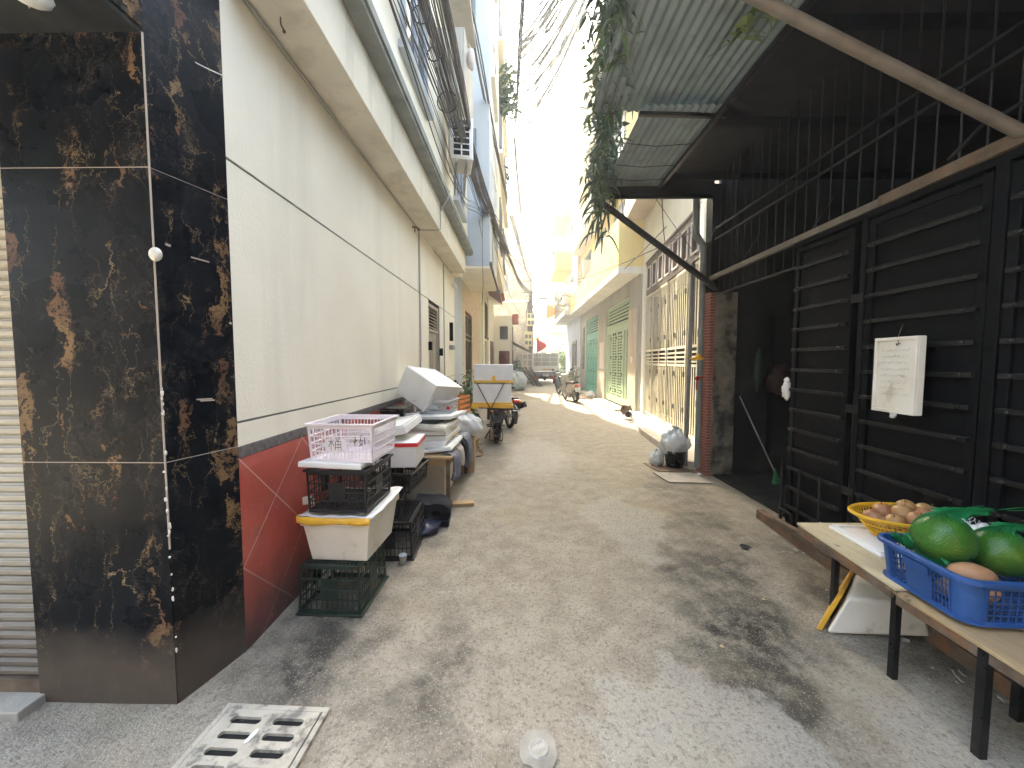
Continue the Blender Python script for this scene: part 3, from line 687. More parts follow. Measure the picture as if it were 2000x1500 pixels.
for k, (x, z0, z1) in enumerate(((-.02, 4.15, 5.05), (-.2, 2.7, 3.75))):
    mm = thing('meter_box', ('upper', 'lower')[k]+' cream electricity meter box on the utility pole', 'meter box', (.98+x, 28.0, z0), group='meter boxes on the utility pole')
    m = MB(); m.box(-.3, .3, -.16, .04, 0, z1-z0); build(m, 'case', m_meter, mm, bevel=.01)
    m = MB()
    for i in range(2):
        for j in range(2): m.box(-.24+i*.26, -.05+i*.26, -.166, -.158, .12+j*.45, .38+j*.45)
    build(m, 'meter_windows', m_glass, mm)
m = MB(); m.box(-.12,.12,-.08,.08,0,.32)
single(m, 'small_junction_box', m_tape, 'small orange junction box right of the lower meter box', 'junction box', (1.45, 28.1, 3.05), bevel=.01)

# ================================================================== RIGHT side buildings
# house with the stainless folding gate; wall line runs (2.95,5.6)->(3.62,11.3)
b = thing('gate_house', 'pale house with tall folding gate and brown panelled head', 'house', (3.2, 6.8, 0))
b.rotation_euler = (0, 0, -math.atan(.1))   # local y runs along the wall
Lm = 4.35
m = MB(); m.box(-.02, .5, -1.10, .0, .12, 10.5); m.box(.5, 4, -.7, .0, .12, 10.5); m.box(-.02, 4, 4.38, 4.6, .12, 10.5); m.box(0, 4, .0, 4.38, 4.32, 10.5); m.box(1.4, 4, 0, 4.38, .12, 4.32); build(m, 'wall', m_cream, b)
build(lbox(-.08, .1, 4.10, 4.34, .14, 4.3), 'pilaster', m_cream, b); build(lbox(-.06, .1, -.16, 0.0-.002, .14, 4.3), 'pilaster', m_cream, b)
m = MB(); m.box(-.55, 0, 1.6, 4.6, 5.65, 5.8); m.box(-.55,-.47,1.6,4.6,5.8,6.6); m.box(-.47,0,1.6,1.68,5.8,6.6); build(m, 'upper_balcony', m_peach, b)
m = MB()   # brown head with square openings
zb, zt = 3.42, 4.28
m.box(-.03, .05, 0.02, 4.08, zb, zb+.16); m.box(-.03, .05, .02, 4.08, zt-.16, zt); m.box(-.06,.07,.0,4.09,zt,zt+.05)
nb = 7
for i in range(nb+1):
    y = .02+4.06*i/nb; w2 = .11
    m.box(-.028, .048, max(.02, y-w2), min(4.08, y+w2), zb+.16, zt-.16)
build(m, 'gate_head', m_brown, b)
m = MB()
for i in range(nb): y = .02+4.06*(i+.5)/nb; m.box(-.05, -.031, y-.20, y-.17, zb+.13, zt-.13); m.box(-.05, -.031, y+.17, y+.20, zb+.13, zt-.13); m.box(-.05, -.031, y-.17, y+.17, zb+.13, zb+.16); m.box(-.05, -.031, y-.17, y+.17, zt-.16, zt-.13)
build(m, 'square_trim', m_pink, b)
m = MB(); m.box(.09, .1, .02, 4.08, zb, zt); build(m, 'frosted_pane', m_white, b)
nl = 6
for k in range(nl):
    y0 = .03+4.04*k/nl; y1 = .03+4.04*(k+1)/nl-.012; z0, z1 = .17, zb-.02
    m = MB(); e = -.02 if k % 2 else 0
    for q in ((y0, y0+.04), (y1-.04, y1)): m.box(-.006+e, .010+e, q[0], q[1], z0, z1)
    for zq, hh in ((z0, .05), (z1-.05, .05), (1.50, .05), (1.86, .05)): m.box(-.005+e, .009+e, y0+.04, y1-.04, zq, zq+hh)
    for j in range(1, 5):
        y = y0+.035+(y1-y0-.07)*j/5
        m.box(-.002+e, .005+e, y-.016, y+.016, z0+.05, 1.50); m.box(-.002+e, .005+e, y-.016, y+.016, 1.91, z1-.05)
    for j in range(3): m.box(-.004+e, .008+e, y0+.04, y1-.04, 1.58+j*.09, 1.615+j*.09)
    lf = build(m, 'gate_leaf', m_steel, b)
    for zq in (.6, 1.3, 2.1, 2.9): build(lbox(-.04+e, -.02+e, y0-.02, y0+.035, zq, zq+.1), 'hinge', m_gate, lf)
m = MB(); m.box(.5, .52, .0, 4.1, .14, 3.4); m.box(.1,.5,4.1,4.12,.14,3.4); build(m, 'dark_backing', m_dark, b)
# step in front
m = MB(); m.add([(2.52,5.62,0), (2.54,6.32,0), (2.68,8.3,0), (3.28,11.3,0), (3.75,11.3,0), (3.15,5.6,0)] + [(2.52,5.62,.13), (2.54,6.32,.13), (2.68,8.3,.13), (3.28,11.3,.13), (3.75,11.3,.13), (3.15,5.6,.13)],
  [(5,4,3,2,1,0), (6,7,8,9,10,11), (0,1,7,6), (1,2,8,7), (2,3,9,8), (3,4,10,9), (4,5,11,10), (5,0,6,11)])
single(m, 'entrance_step', m_step, 'long low cement step in front of the folding gate', 'step', bevel=.008)

# yellow balcony house with two green gates
RX = 3.55
b = thing('balcony_house', 'grey ground floor house with yellow balcony and two green gates', 'house', (RX, 11.35, 0))
G = ((12.4, 15.6, m_lgreen, 'light green'), (17.2, 20.1, m_teal, 'teal'))
m = MB()
for y0, y1 in ((11.36, 12.4), (15.6, 17.2), (20.1, 21.6)): m.box(RX, 8, y0, y1, 0, 4.14)
for y0, y1, _, _ in G: m.box(RX, 8, y0, y1, 3.68, 4.14); m.box(RX+.5, 8, y0, y1, 0, 3.68)
build(m, 'wall', m_peach if False else m_greyw, b, world=True)
build(lbox(RX-.05, RX-.002, 11.5, 12.3, .0, 3.2), 'peach_panel', m_peach, b, world=True); build(lbox(RX-.03, RX-.002, 15.7, 17.1, 0, 1.2), 'peach_panel', m_peach, b, world=True)
m = MB(); m.box(2.9, 8, 11.30, 21.6, 4.14, 4.34); build(m, 'balcony_slab', m_white, b, world=True, bevel=.01)
m = MB(); m.box(2.9, 3.02, 11.30, 15.4, 4.34, 5.75); m.box(3.02, 3.7, 11.30, 11.42, 4.34, 5.75); m.box(2.9, 3.02, 15.4, 21.6, 4.34, 5.2); build(m, 'balcony_parapet', m_yellow, b, world=True)
m = MB(); m.box(3.5, 8, 11.36, 21.6, 4.34, 16.5); build(m, 'upper_wall', m_yellow, b, world=True)
m = MB()
for z in (7.4, 10.6, 13.8): m = MB(); m.box(2.95, 3.5, 12.4, 21.6, z, z+.15); m.box(2.95, 3.03, 12.4, 21.6, z+.15, z+.55); build(m, 'balcony_slab', m_white, b, world=True)
for z in (7.4, 10.6, 13.8): railX(b, 2.97, 12.5, 21.5, z+.55, .6, m_cream_metal, .3)
for (y0, y1, z0, z1) in ((12.6, 14.2, 5.0, 6.9), (15.6, 17.4, 5.2, 6.9), (18.6, 20.2, 5.2, 6.9), (13, 14.6, 8.4, 10), (17, 19, 8.4, 10), (13, 14.6, 11.4, 13), (17, 19, 11.4, 13)):
    winX(b, 3.5, -1, y0, y1, z0, z1, m_bgrey, bars=3, sill=False)
for (y0, y1, mt, nm) in G:
    top = 3.66; hz = 2.95
    m = MB()
    for q in ((y0, y0+.07, .06, top), (y1-.07, y1, .06, top)): m.box(RX+.02, RX+.09, *q)
    m.box(RX+.02, RX+.09, y0+.07, y1-.07, top-.07, top); m.box(RX+.02, RX+.09, y0+.07, y1-.07, hz-.05, hz+.02)
    for i in range(5): m.box(RX+.03, RX+.08, y0+.07, y1-.07, hz+.1+i*.115, hz+.155+i*.115)
    fr = build(m, 'gate_frame', mt, b, world=True)
    n = 4
    for k in range(n):
        a = y0+.08+(y1-y0-.16)*k/n; c = y0+.08+(y1-y0-.16)*(k+1)/n-.01
        m = MB(); m.box(RX+.03, RX+.055, a, a+.09, .1, hz-.06); m.box(RX+.03, RX+.055, c-.09, c, .1, hz-.06)
        m.box(RX+.031, RX+.054, a+.09, c-.09, .1, .35); m.box(RX+.031, RX+.054, a+.09, c-.09, hz-.3, hz-.06)
        nn = 22
        for j in range(nn):
            z = .40+(hz-.75)*j/nn
            if k in (1, 2): m.box(RX+.033, RX+.052, a+.09, c-.09, z, z+.052)
        if k in (0, 3):
            for j in range(4): yy = a+.11+(c-a-.22)*j/3; m.box(RX+.033, RX+.052, yy-.035, yy+.035, .35, hz-.3)
        m.box(RX+.034, RX+.05, (a+c)/2-.02, (a+c)/2+.02, .35, hz-.3)
        lf = build(m, 'gate_leaf', mt, b, world=True)
        for zq in (.5, 1.1, 1.7, 2.4): build(lbox(RX+.012, RX+.03, a+.02, a+.06, zq, zq+.1), 'hinge', m_dark, lf).location = -b.location
    m = MB(); m.box(RX+.14, RX+.16, y0, y1, 0, 3.66); build(m, 'dark_backing', m_dark, b, world=True)
m = MB(); m.box(RX-.04, RX, 20.5, 21.1, 1.2, 3.4)
for i in range(5): m.box(RX-.06, RX-.04, 20.55, 21.05, 1.3+i*.42, 1.55+i*.42)
build(m, 'carved_panel', m_brown, b, world=True)
single(lbox(RX-.45, RX-.02, 12.2, 15.8, .0, .07), 'door_ramp', m_step, 'low cement sill under the light green gate', 'step')
single(lbox(RX-.35, RX-.02, 17.0, 20.2, 0, .09), 'door_ramp', m_step, 'low cement sill under the teal gate', 'step')
m = MB(); m.box(RX-.055, RX-.04, 11.8, 11.95, 1.55, 1.75); m.box(RX-.06,RX-.055,11.82,11.93,1.57,1.73); single(m, 'number_plate_sign', m_plate, 'tiny square number plate on the peach pilaster', 'sign')
m = MB(); m.box(RX-.012, RX-.002, 15.9, 16.7, 1.3, 2.4); single(m, 'notice_board', m_pink, 'pinkish notice pasted between the two green gates', 'notice')
aircon('boxy air conditioner on the yellow wall over the balcony', (3.5, 17.8, 5.35), R(180), w_=.95, h_=.75, d_=.6)
a2 = aircon('second air conditioner lower and further along the right wall', (3.0, 21.9, 4.8), R(180), w_=.8, h_=.6, d_=.35)

# third house with maroon door
b = thing('grey_door_house', 'blue grey house with maroon door beyond the teal gate', 'house', (RX, 21.65, 0))
m = MB(); m.box(3.5, 8, 21.62, 23.0, 0, 4.2); m.box(3.5, 8, 24.3, 28, 0, 4.2); m.box(3.5, 8, 23.0, 24.3, 2.7, 4.2); m.box(3.7, 8, 23, 24.3, 0, 2.7); build(m, 'wall', m_blue, b, world=True)
m = MB(); m.box(3.6, 3.66, 23.02, 24.28, 0, 2.2); build(m, 'door', m_maroon, b, world=True)
m = MB(); m.box(3.45, 3.5, 22.85, 23.0, 0, 2.85); m.box(3.45, 3.5, 24.3, 24.45, 0, 2.85); m.box(3.45, 3.5, 23.0, 24.3, 2.7, 2.85); build(m, 'door_frame', m_granite, b, world=True)
m = MB(); m.box(2.6, 8, 21.62, 28, 4.2, 4.5); build(m, 'balcony_slab', m_white, b, world=True)
railX(b, 2.65, 21.7, 27.9, 4.5, .95, m_dark, .2)
m = MB(); m.box(3.3, 8, 21.62, 28, 4.5, 12.8); build(m, 'upper_wall', m_pink, b, world=True)
for z in (5, 8.2, 11): winX(b, 3.3, -1, 23, 24.6, z, z+1.6, m_teal, bars=2)
for z in (7.2, 10.4): m = MB(); m.box(2.3, 3.3, 24, 27.8, z, z+.2); m.box(2.3, 2.4, 24, 27.8, z+.2, z+1.1); m.box(2.4,3.3,24,24.1,z+.2,z+1.1); build(m, 'box_balcony', m_yellow, b, world=True)
m = MB(); m.box(3.15, 3.35, 21.1, 21.5, 0, 1.35); single(m, 'low_gate_pier', m_white, 'low white pier behind the parked scooter', 'pier', bevel=.01)
# ================================================================== RIGHT: dark shed
GX = 2.62
b = thing('dark_shed', 'dark open fronted shed on the right with mouldy concrete pillar', 'shed', (GX, 5.3, 0))
m = MB(); m.box(2.68, 2.985, 5.30, 5.58, 0, 2.54); build(m, 'pillar', m_mould, b, world=True, bevel=.008)
m = MB(); m.box(2.615, 2.678, 5.31, 5.58, 0, 2.54); build(m, 'brick_edge', m_redbrick, b, world=True)
m = MB(); m.box(2.62, 2.82, 5.33, 5.50, 2.543, 3.98); build(m, 'head_post', m_dark, b, world=True)
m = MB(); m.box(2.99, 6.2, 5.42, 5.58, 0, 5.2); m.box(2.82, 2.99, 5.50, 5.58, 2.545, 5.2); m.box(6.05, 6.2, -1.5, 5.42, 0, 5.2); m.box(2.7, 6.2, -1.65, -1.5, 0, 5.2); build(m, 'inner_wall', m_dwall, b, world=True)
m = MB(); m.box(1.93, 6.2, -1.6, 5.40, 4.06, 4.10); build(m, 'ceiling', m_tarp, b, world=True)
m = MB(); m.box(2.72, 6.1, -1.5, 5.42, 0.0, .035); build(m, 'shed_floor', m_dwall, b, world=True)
for i in range(5):
    m = MB(); y = .6+i*1.15; m.box(1.95, 6.1, y, y+.05, 3.98, 4.055); build(m, 'joist', m_dark, b, world=True)
m = MB(); m.box(3.5, 3.55, 5.38, 5.42, .3, 2.2); m.box(4.2, 4.9, 5.36, 5.42, .2, 2.3); build(m, 'inner_door', m_dark, b, world=True)

def corr(x0, x1, y0, y1, z, pitch=.076, amp=.011, tilt=0):
    m = MB(); n = int((x1-x0)/pitch*8)
    for sgn in (1,):
        m.grid(lambda u, v: (x0+u*(x1-x0), y0+v*(y1-y0), z+amp*math.sin(2*math.pi*(u*(x1-x0))/pitch)+tilt*u), n, 6)
    return m
b = thing('awning', 'corrugated awning on steel braces over the right of the alley', 'awning', (1.2, 5.36, 3.9))
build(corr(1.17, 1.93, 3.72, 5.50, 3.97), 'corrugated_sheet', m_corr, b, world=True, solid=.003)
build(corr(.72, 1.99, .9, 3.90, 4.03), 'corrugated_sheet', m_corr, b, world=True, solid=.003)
m = MB(); m.box(1.2, 2.64, 5.33, 5.39, 3.85, 3.95); m.box(1.2, 2.64, 5.34, 5.38, 3.80, 3.845); build(m, 'front_beam', m_dark, b, world=True)
m = MB(); m.box(1.9, 2.64, 5.40, 5.43, 3.96, 4.2); m.box(2.0,2.64,5.335,5.385,3.952,4.03); build(m, 'fascia', m_dark, b, world=True)
m = MB(); m.bar((1.14, 3.78, 3.93), (2.0, 3.86, 3.95), .035); m.bar((.74, 1.5, 3.985), (2.6, 1.5, 3.985), .04); m.bar((1.9, .9, 3.94), (1.9, 5.35, 3.93), .045); build(m, 'purlin', m_gate, b, world=True)
m = MB()
for y in (4.3, 4.75, 5.1): m.tube([(1.18, y, 3.945), (1.5, y+.05, 3.94), (1.88, y+.02, 3.947)], .004, 5)
build(m, 'tie_wire', m_dark, b, world=True)
m = MB(); m.cyl((1.16, 5.30, 3.70), (2.70, 5.30, 2.575), .042, 12); build(m, 'brace', m_gate, b, world=True)
m = MB(); m.cyl((1.02, 2.05, 3.50), (2.56, 2.06, 2.76), .029, 16); build(m, 'brace', m_pole, b, world=True)
# ragged holes showing sky at the end of the fascia: left open on purpose between sheet and fascia

# grille over the gate
b = thing('window_grille', 'long row of thin vertical bars above the dark gate', 'grille', (GX, 3, 2.5))
m = MB()
y = 5.15
while y > .8:
    m.tube([(GX+.02, y, 2.50), (GX+.02, y, 4.04)], .0062, 6); y -= .137
build(m, 'bars', m_gate, b, world=True)
m = MB(); m.bar((GX+.005, .8, 3.22), (GX+.005, 5.25, 3.22), .018); m.bar((GX+.005, .8, 3.36), (GX+.005, 5.25, 3.36), .018); m.bar((GX+.02, 3.66, 2.49), (GX+.02, 5.28, 2.49), .02); build(m, 'cross_bars', m_gate, b, world=True)
m = MB(); m.bar((GX-.03, 2.85, 2.73), (GX-.03, 5.25, 2.71), .045, .055); tr = build(m, 'top_rail', m_pole, b, world=True)
m = MB(); m.bar((GX-.03, .8, 2.765), (GX-.03, 2.845, 2.735), .05, .07); build(m, 'top_rail', m_rust, b, world=True)
for P_, r_ in (([(GX-.05, 2.40, 2.80), (GX-.05, 2.25, 2.90), (GX-.05, 1.9, 2.93), (GX-.05, 1.5, 2.93)], .012), ([(GX, 3.75, 2.6), (GX-.01, 3.3, 2.95)], .004), ([(GX, 4.9, 2.6), (GX-.01, 4.3, 2.95)], .003)):
    m = MB(); m.tube(P_, r_, 8); build(m, 'loose_rod', m_gate, b, world=True)

# gate leaves
def leaf(label, y0, y1, zb=.03, zt=2.64, X=GX, n=15, backing=True, rods=False):
    a = thing('gate_leaf', label, 'gate', (X, y0, 0), group='dark barred leaves of the shed gate')
    L = y1-y0; m = MB()
    m.box(-.02, .03, 0, .05, zb, zt); m.box(-.02, .03, L-.05, L, zb, zt); m.box(-.018, .028, .05, L-.05, zb, zb+.045); m.box(-.018, .028, .05, L-.05, zt-.045, zt)
    build(m, 'frame', m_dark, a, bevel=.003)
    m = MB(); m2 = MB()
    for i in range(1, n):
        z = zb+(zt-zb)*i/n
        m.box(-.046, -.022, .02, L-.02, z-.013, z+.013)
        m.box(-.022, -.0205, .02, L-.02, z-.015, z+.015)
        for yy in (.075, L-.075):
            m2 = MB(); m2.ball((-.048, yy, z), (.010, .012, .012), 8, 6); build(m2, 'bolt', m_gate, a)
    build(m, 'cross_bars', m_gate, a, bevel=.002)
    if backing:
        m = MB(); m.box(.0, .004, .05, L-.05, zb+.045, zt-.045); build(m, 'back_sheet', m_dark, a)
    if rods:
        m = MB()
        for yy in (.18, .42): m.cyl((-.055, yy, .05), (-.055, yy, .62), .009, 8)
        m.bar((-.05, L+.02, .0), (-.05, L+.02, .66), .02); m.bar((-.06, L-.14, .17), (-.06, L+.03, .17), .02); m.bar((-.06, L-.14, .02), (-.06, L-.14, .18), .02)
        build(m, 'drop_rod', m_gate, a)
    return a
A = leaf('narrow dark gate leaf farthest from the camera beside the open doorway', 3.06, 3.69, rods=True, n=14)
Bl = leaf('dark gate leaf with the foam board hung on it', 2.20, 2.94, n=14)
Cl = leaf('nearest dark gate leaf behind the green pomelos', 1.02, 2.12, n=14)
b = thing('gate_post', 'pair of dark upright posts with short links between the gate leaves', 'post', (GX, 3.0, 0))
m = MB(); m.box(-.03, .03, -.055, -.012, 0, 2.68); m.box(-.03, .03, -.93, -.84, 0, 2.70) if False else None; build(m, 'upright', m_dark, b, bevel=.003)
for z in (.55, 1.2, 2.05): build(lbox(-.036, -.031, -.055, .05, z, z+.065), 'link', m_gate, b)
m = MB(); m.box(-.04, .03, -.04, .02, 0, 2.70)
single(m, 'gate_post', m_dark, 'thick dark post between the foam board leaf and the nearest leaf', 'post', (GX+.01, 2.165, 0), bevel=.004)
m = MB(); m.box(-.03, .05, .85, 3.7, 2.66, 2.705)
single(m, 'gate_lintel', m_dark, 'dark steel lintel over the three gate leaves', 'lintel', (GX, 0, 0))
# perforated crate pieces seen in the gate: mesh rack behind leaf
b = thing('mesh_rack', 'dark wire mesh rack glimpsed behind the far gate leaf', 'rack', (GX+.25, 3.3, 0))
m = MB()
for i in range(14): m.bar((0, -.2+i*.03, .3), (0, -.2+i*.03, 1.35), .004)
for i in range(30): m.bar((0, -.2, .3+i*.036), (0, .2, .3+i*.036), .004)
build(m, 'wire_panel', m_alu, b)

# foam board
b = thing('foam_board', 'white foam lid hung on the gate as a handwritten board', 'board', (2.535, 2.57, 1.51), R(-4))
W, Hh = .31, .50
m = MB(); m.box(-.045, .0, -W/2, W/2, -Hh/2, Hh/2); build(m, 'panel', m_foamold, b, bevel=.006)
m = MB()
for q in ((-W/2, W/2, Hh/2-.022, Hh/2), (-W/2, W/2, -Hh/2, -Hh/2+.022), (-W/2, -W/2+.022, -Hh/2+.022, Hh/2-.022), (W/2-.022, W/2, -Hh/2+.022, Hh/2-.022)): m.box(-.056, -.044, *q)
build(m, 'rim', m_foamold, b, bevel=.004)
m = MB(); rr = random.Random(12)
for ln in range(8):
    z = .165-ln*.042; y = W/2-.05
    end = -W/2+.05+rr.uniform(0, .05)
    while y > end:
        wl = rr.uniform(.012, .028); P = []
        for j in range(5): P.append((-.0462, y-wl*j/4, z+rr.uniform(-.009, .009)))
        m.tube(P, .0010, 4); y -= wl+rr.uniform(.002, .010)
build(m, 'handwriting', m_inkg, b)
m = MB(); m.tube([(-.05, -.02, .20), (-.055, -.02, .25), (-.02, -.01, .33)], .002, 6); m.tube([(-.05,-.035,.21), (-.06,-.02,.195), (-.05,-.005,.21)], .003, 6); build(m, 'wire_hook', m_rust, b)
m = MB(); m.ball((-.04, .0, -.265), (.012, .022, .022), 8, 6, .5, 3); build(m, 'loose_shred', m_wbag, b)

# plastic bag on gate, broom, red sack inside
m = MB(); m.ball((0,0,0), (.035, .045, .085), 16, 14, .45, 3, 2); m.ball((0,.0,.10), (.02,.03,.03), 10, 8, .5, 4)
single(m, 'plastic_bag', m_wbag, 'small white plastic bag tied to the edge of the far gate leaf', 'bag', (2.60, 3.74, 1.32))
b = thing('broom', 'broom with thin pale handle leaning inside the dark doorway', 'broom', (3.3, 4.9, 0.03))
m = MB(); m.cyl((.0, 0, .15), (-.28, .35, 1.1), .009, 8); build(m, 'handle', m_alu, b)
m = MB()
for i in range(30): a = i*.21; m.bar((.0, 0, .2), (.02+.06*math.cos(a), .03*math.sin(a)-.02, .01), .012, .004)
build(m, 'bristles', m_net, b)
m = MB(); m.ball((0,0,0), (.16, .1, .2), 16, 12, .4, 2, 5)
single(m, 'red_sack', m_dred, 'dull red sack hanging inside the dark doorway', 'sack', (3.55, 5.25, 1.35))
m = MB(); m.ball((0,0,0), (.07, .05, .3), 14, 12, .4, 2, 8)
single(m, 'green_sack', m_gcrate, 'dark green sack hanging left of the red sack', 'sack', (3.28, 5.28, 1.5))

# pipes by the pillar
b = thing('drain_pipe', 'grey drain pipe with yellow and red ties beside the brick edge', 'pipe', (2.52, 5.5, 0))
m = MB(); m.tube([(-.02, .05, 4.15), (-.02, .05, 3.45), (-.01, .05, 3.38), (.06, .0, 3.22), (.075, 0, 3.15), (.075, 0, .08)], .045, 16)
m.tube([(.0, .14, 3.0), (-.03, .16, .05)], .030, 12)
build(m, 'pipe', m_pvc, b)
m = MB()
for z in (3.13, 1.95, .95): m.cyl((.075, 0, z), (.075, 0, z+.09), .052, 16)
build(m, 'collar', m_pvc, b)
m = MB(); m.cyl((.075, 0, 1.62), (.075, 0, 1.66), .05, 14); m.ball((.02, -.05, 1.67), (.045, .03, .035), 10, 8, .5, 3); m.ball((-.04, -.03, 1.64), (.05, .02, .018), 10, 8, .5, 3); build(m, 'yellow_tie', m_tape, b)
m = MB(); m.cyl((.075, 0, 1.36), (.075, 0, 1.39), .05, 14); m.ball((.01, -.05, 1.36), (.03, .02, .02), 10, 8, .5, 3); m.tube([(.0,-.06,1.36),(-.01,-.07,1.26),(.0,-.06,1.2)], .008, 6); build(m, 'red_tie', m_redl, b)

# rubbish by the pipe
def bag(name, label, mat, loc, r, seed, cat='rubbish bag', amp=.32, knot=True, group=None):
    m = MB(); m.ball((0,0,r[2]*.86), r, 36, 26, amp*.55, 2.2, seed, fn=lambda d: (1+.10*math.sin(9*math.atan2(d.y, d.x)+3*d.z)*max(0, d.z+.2)+.09*mnoise.noise(d*7+Vector((seed,0,0)))+.05*mnoise.noise(d*15)))
    if knot:
        m.lathe([(r[0]*.22, 0), (r[0]*.08, r[2]*.18), (r[0]*.07, r[2]*.24), (r[0]*.2, r[2]*.42), (r[0]*.26, r[2]*.5)], (0,0,r[2]*1.68), 12)
    return single(m, name, mat, label, cat, loc, rz=seed, group=group)
b = thing('bucket', 'black bucket on the ground under the big rubbish bag', 'bucket', (2.36, 5.72, .015))
m = MB(); m.lathe([(0, 0), (.12, 0), (.125, .01), (.155, .24), (.163, .245), (.163, .26), (.148, .26), (.118, .02), (0, .02)], n=28); build(m, 'pail', m_blackp, b)
m = MB(); m.tube([(.158*math.cos(a), .158*math.sin(a), .24-.06*math.sin(a)) for a in [math.pi*i/12 for i in range(13)]], .003, 6); build(m, 'handle', m_alu, b)
bag('rubbish_bag', 'large clear plastic rubbish bag piled on the black bucket', m_plbag, (2.36, 5.74, .20), (.21, .19, .20), 3)
bag('rubbish_bag', 'small pale rubbish bag on the ground left of the black bucket', m_plbag, (2.12, 5.82, .01), (.11, .10, .12), 6)
m = MB(); m.ball((0,0,.02), (.05,.03,.02), 12, 8, .6, 4, 2); single(m, 'crumpled_paper', m_wbag, 'crumpled white scrap at the foot of the drain pipe', 'litter', (2.52, 5.28, .01))
# sewer cover plates
m = MB(); m.add([(0,0,0), (.5,-.02,0), (.42,.46,0), (-.06,.46,0), (0,0,.012), (.5,-.02,.012), (.42,.46,.012), (-.06,.46,.012)], [(0,3,2,1), (4,5,6,7), (0,1,5,4), (1,2,6,5), (2,3,7,6), (3,0,4,7)])
single(m, 'cover_plate', m_rust, 'rust brown cover plate nearer the rubbish bags', 'cover plate', (2.02, 5.45, .018), group=None)
m = MB(); m.add([(0,0,0), (.55,-.03,0), (.50,.44,0), (-.05,.44,0), (0,0,.012), (.55,-.03,.012), (.50,.44,.012), (-.05,.44,.012)], [(0,3,2,1), (4,5,6,7), (0,1,5,4), (1,2,6,5), (2,3,7,6), (3,0,4,7)])
single(m, 'cover_plate', m_conc, 'grey cement cover plate nearer the camera', 'cover plate', (1.98, 4.96, .018))

# clay pots near the step end
for k, (x, y, s, lab) in enumerate(((3.0, 10.6, 1, 'small dark pot of ash on the step corner'), (2.92, 10.1, .6, 'smaller dark pot in front of the ash pot'))):
    m = MB(); m.lathe([(0,0), (.09*s,0), (.15*s,.08*s), (.16*s,.16*s), (.12*s,.24*s), (.14*s,.27*s), (.12*s,.27*s), (.1*s,.23*s), (0,.2*s)], n=20)
    single(m, 'ash_pot', m_rust if k == 0 else m_blackp, lab, 'pot', (x, y, .13))
b = bag('rubbish_bag', 'small white rubbish bag at the foot of the teal gate', m_wbag, (3.2, 16.8, 0), (.2, .18, .16), 9)
m = MB(); m.prism([(0,0), (.5,.02), (.42,.07), (.05,.06)], 0, .2); single(m, 'broken_brick', m_redroof, 'broken red brick on the ground by the teal gate', 'brick', (2.9, 16.3, .0), rz=1.2)

# overhead black cables crossing from the house wall to awning post
def wire(name, label, pts, r, mat=m_cable, n=6, cat='cable', group=None):
    m = MB(); m.tube(pts, r, n); return single(m, name, mat, label, cat, group=group)
def sag(p, q, s, n=20):
    p = Vector(p); q = Vector(q)
    return [p.lerp(q, i/n)+Vector((0,0,-s*4*(i/n)*(1-i/n))) for i in range(n+1)]
wire('thin_wire', 'thin black wire strung from the pole across to the drain pipe', sag((.7, 26, 7.0), (2.5, 5.6, 3.45), .5), .009)
wire('thin_wire', 'sagging black wire in front of the yellow balcony', sag((2.5, 26, 5.4), (3.2, 8.5, 4.5), .7), .011)
wire('thin_wire', 'loose dangling wire in the gap below the awning beam', [(1.95,5.36,3.8), (1.97,5.38,3.6), (2.0,5.4,3.35), (2.02,5.4,3.22), (1.96,5.4,3.18)], .006)
wire('thin_wire', 'straight thin wire slanting under the awning beam to the pipe', sag((1.86,5.4,3.85), (2.55,5.6,3.1), .02), .004)
# ================================================================== overhead cable bundles
def bundle(name, label, spine, nw, spread, r, seed, loops=0, mat=m_cable):
    rr = random.Random(seed); m = MB(); sp = [Vector(p) for p in spine]
    # densify
    P = []
    for i in range(len(sp)-1):
        a = sp[max(i-1, 0)]; b_ = sp[i]; c = sp[i+1]; d = sp[min(i+2, len(sp)-1)]
        for k in range(10):
            t = k/10
            P.append(.5*((2*b_)+(c-a)*t+(2*a-5*b_+4*c-d)*t*t+(3*b_-a-3*c+d)*t**3))
    P.append(sp[-1])
    for w_ in range(nw):
        ox, oz = rr.gauss(0, spread), rr.gauss(0, spread); ph = rr.uniform(0, 6); f1 = rr.uniform(.15, .5); am = spread*rr.uniform(.1, .5)
        pts = []
        for i, p in enumerate(P):
            u = i/(len(P)-1); sq = .35+.65*abs(math.cos(u*9+.4))
            pts.append(p+Vector((ox*sq+am*math.sin(i*f1+ph)*.5, 0, oz*sq+am*math.cos(i*f1*.8+ph)-.0*u)))
        m.tube(pts, r*rr.uniform(.6, 1.4), 5, caps=False)
    for k in range(loops):
        i = rr.randrange(5, len(P)-5); c = P[i]; R1 = rr.uniform(.06, .14)
        m.torus((c.x, c.y, c.z-R1), R1, r, 'Y', 18, 5)
    return single(m, name, mat, label, 'cable bundle', group='black cable bundles over the alley')
bundle('cable_bundle', 'thick tangled black cable bundle running low beside the left air conditioner',
       [(-1.0,.6,4.9), (-.95,2.2,4.95), (-.93,3.6,5.0), (-.89,5.04,5.0), (-.80,7.94,5.0), (-.60,10.25,5.1), (-.36,13.1,5.2), (.15,20.5,5.7), (.95,28.1,6.5)], 34, .07, .0075, 1, 10)
bundle('cable_bundle', 'straight black cable pair passing high in front of the blue house',
       [(-1.5, 1.5, 7.6), (-.90, 6.3, 7.55), (-.68, 9.7, 7.5), (-.24, 16, 7.4), (.5, 25, 7.5), (.95, 28.1, 7.4)], 8, .035, .013, 2)
bundle('cable_bundle', 'thin group of cables running just over the left ledge',
       [(-.98, 1.5, 4.35), (-.96, 4.5, 4.4), (-.95, 6.9, 4.45), (-.82, 8.6, 4.9), (-.6, 11.5, 5.25)], 5, .05, .006, 5)
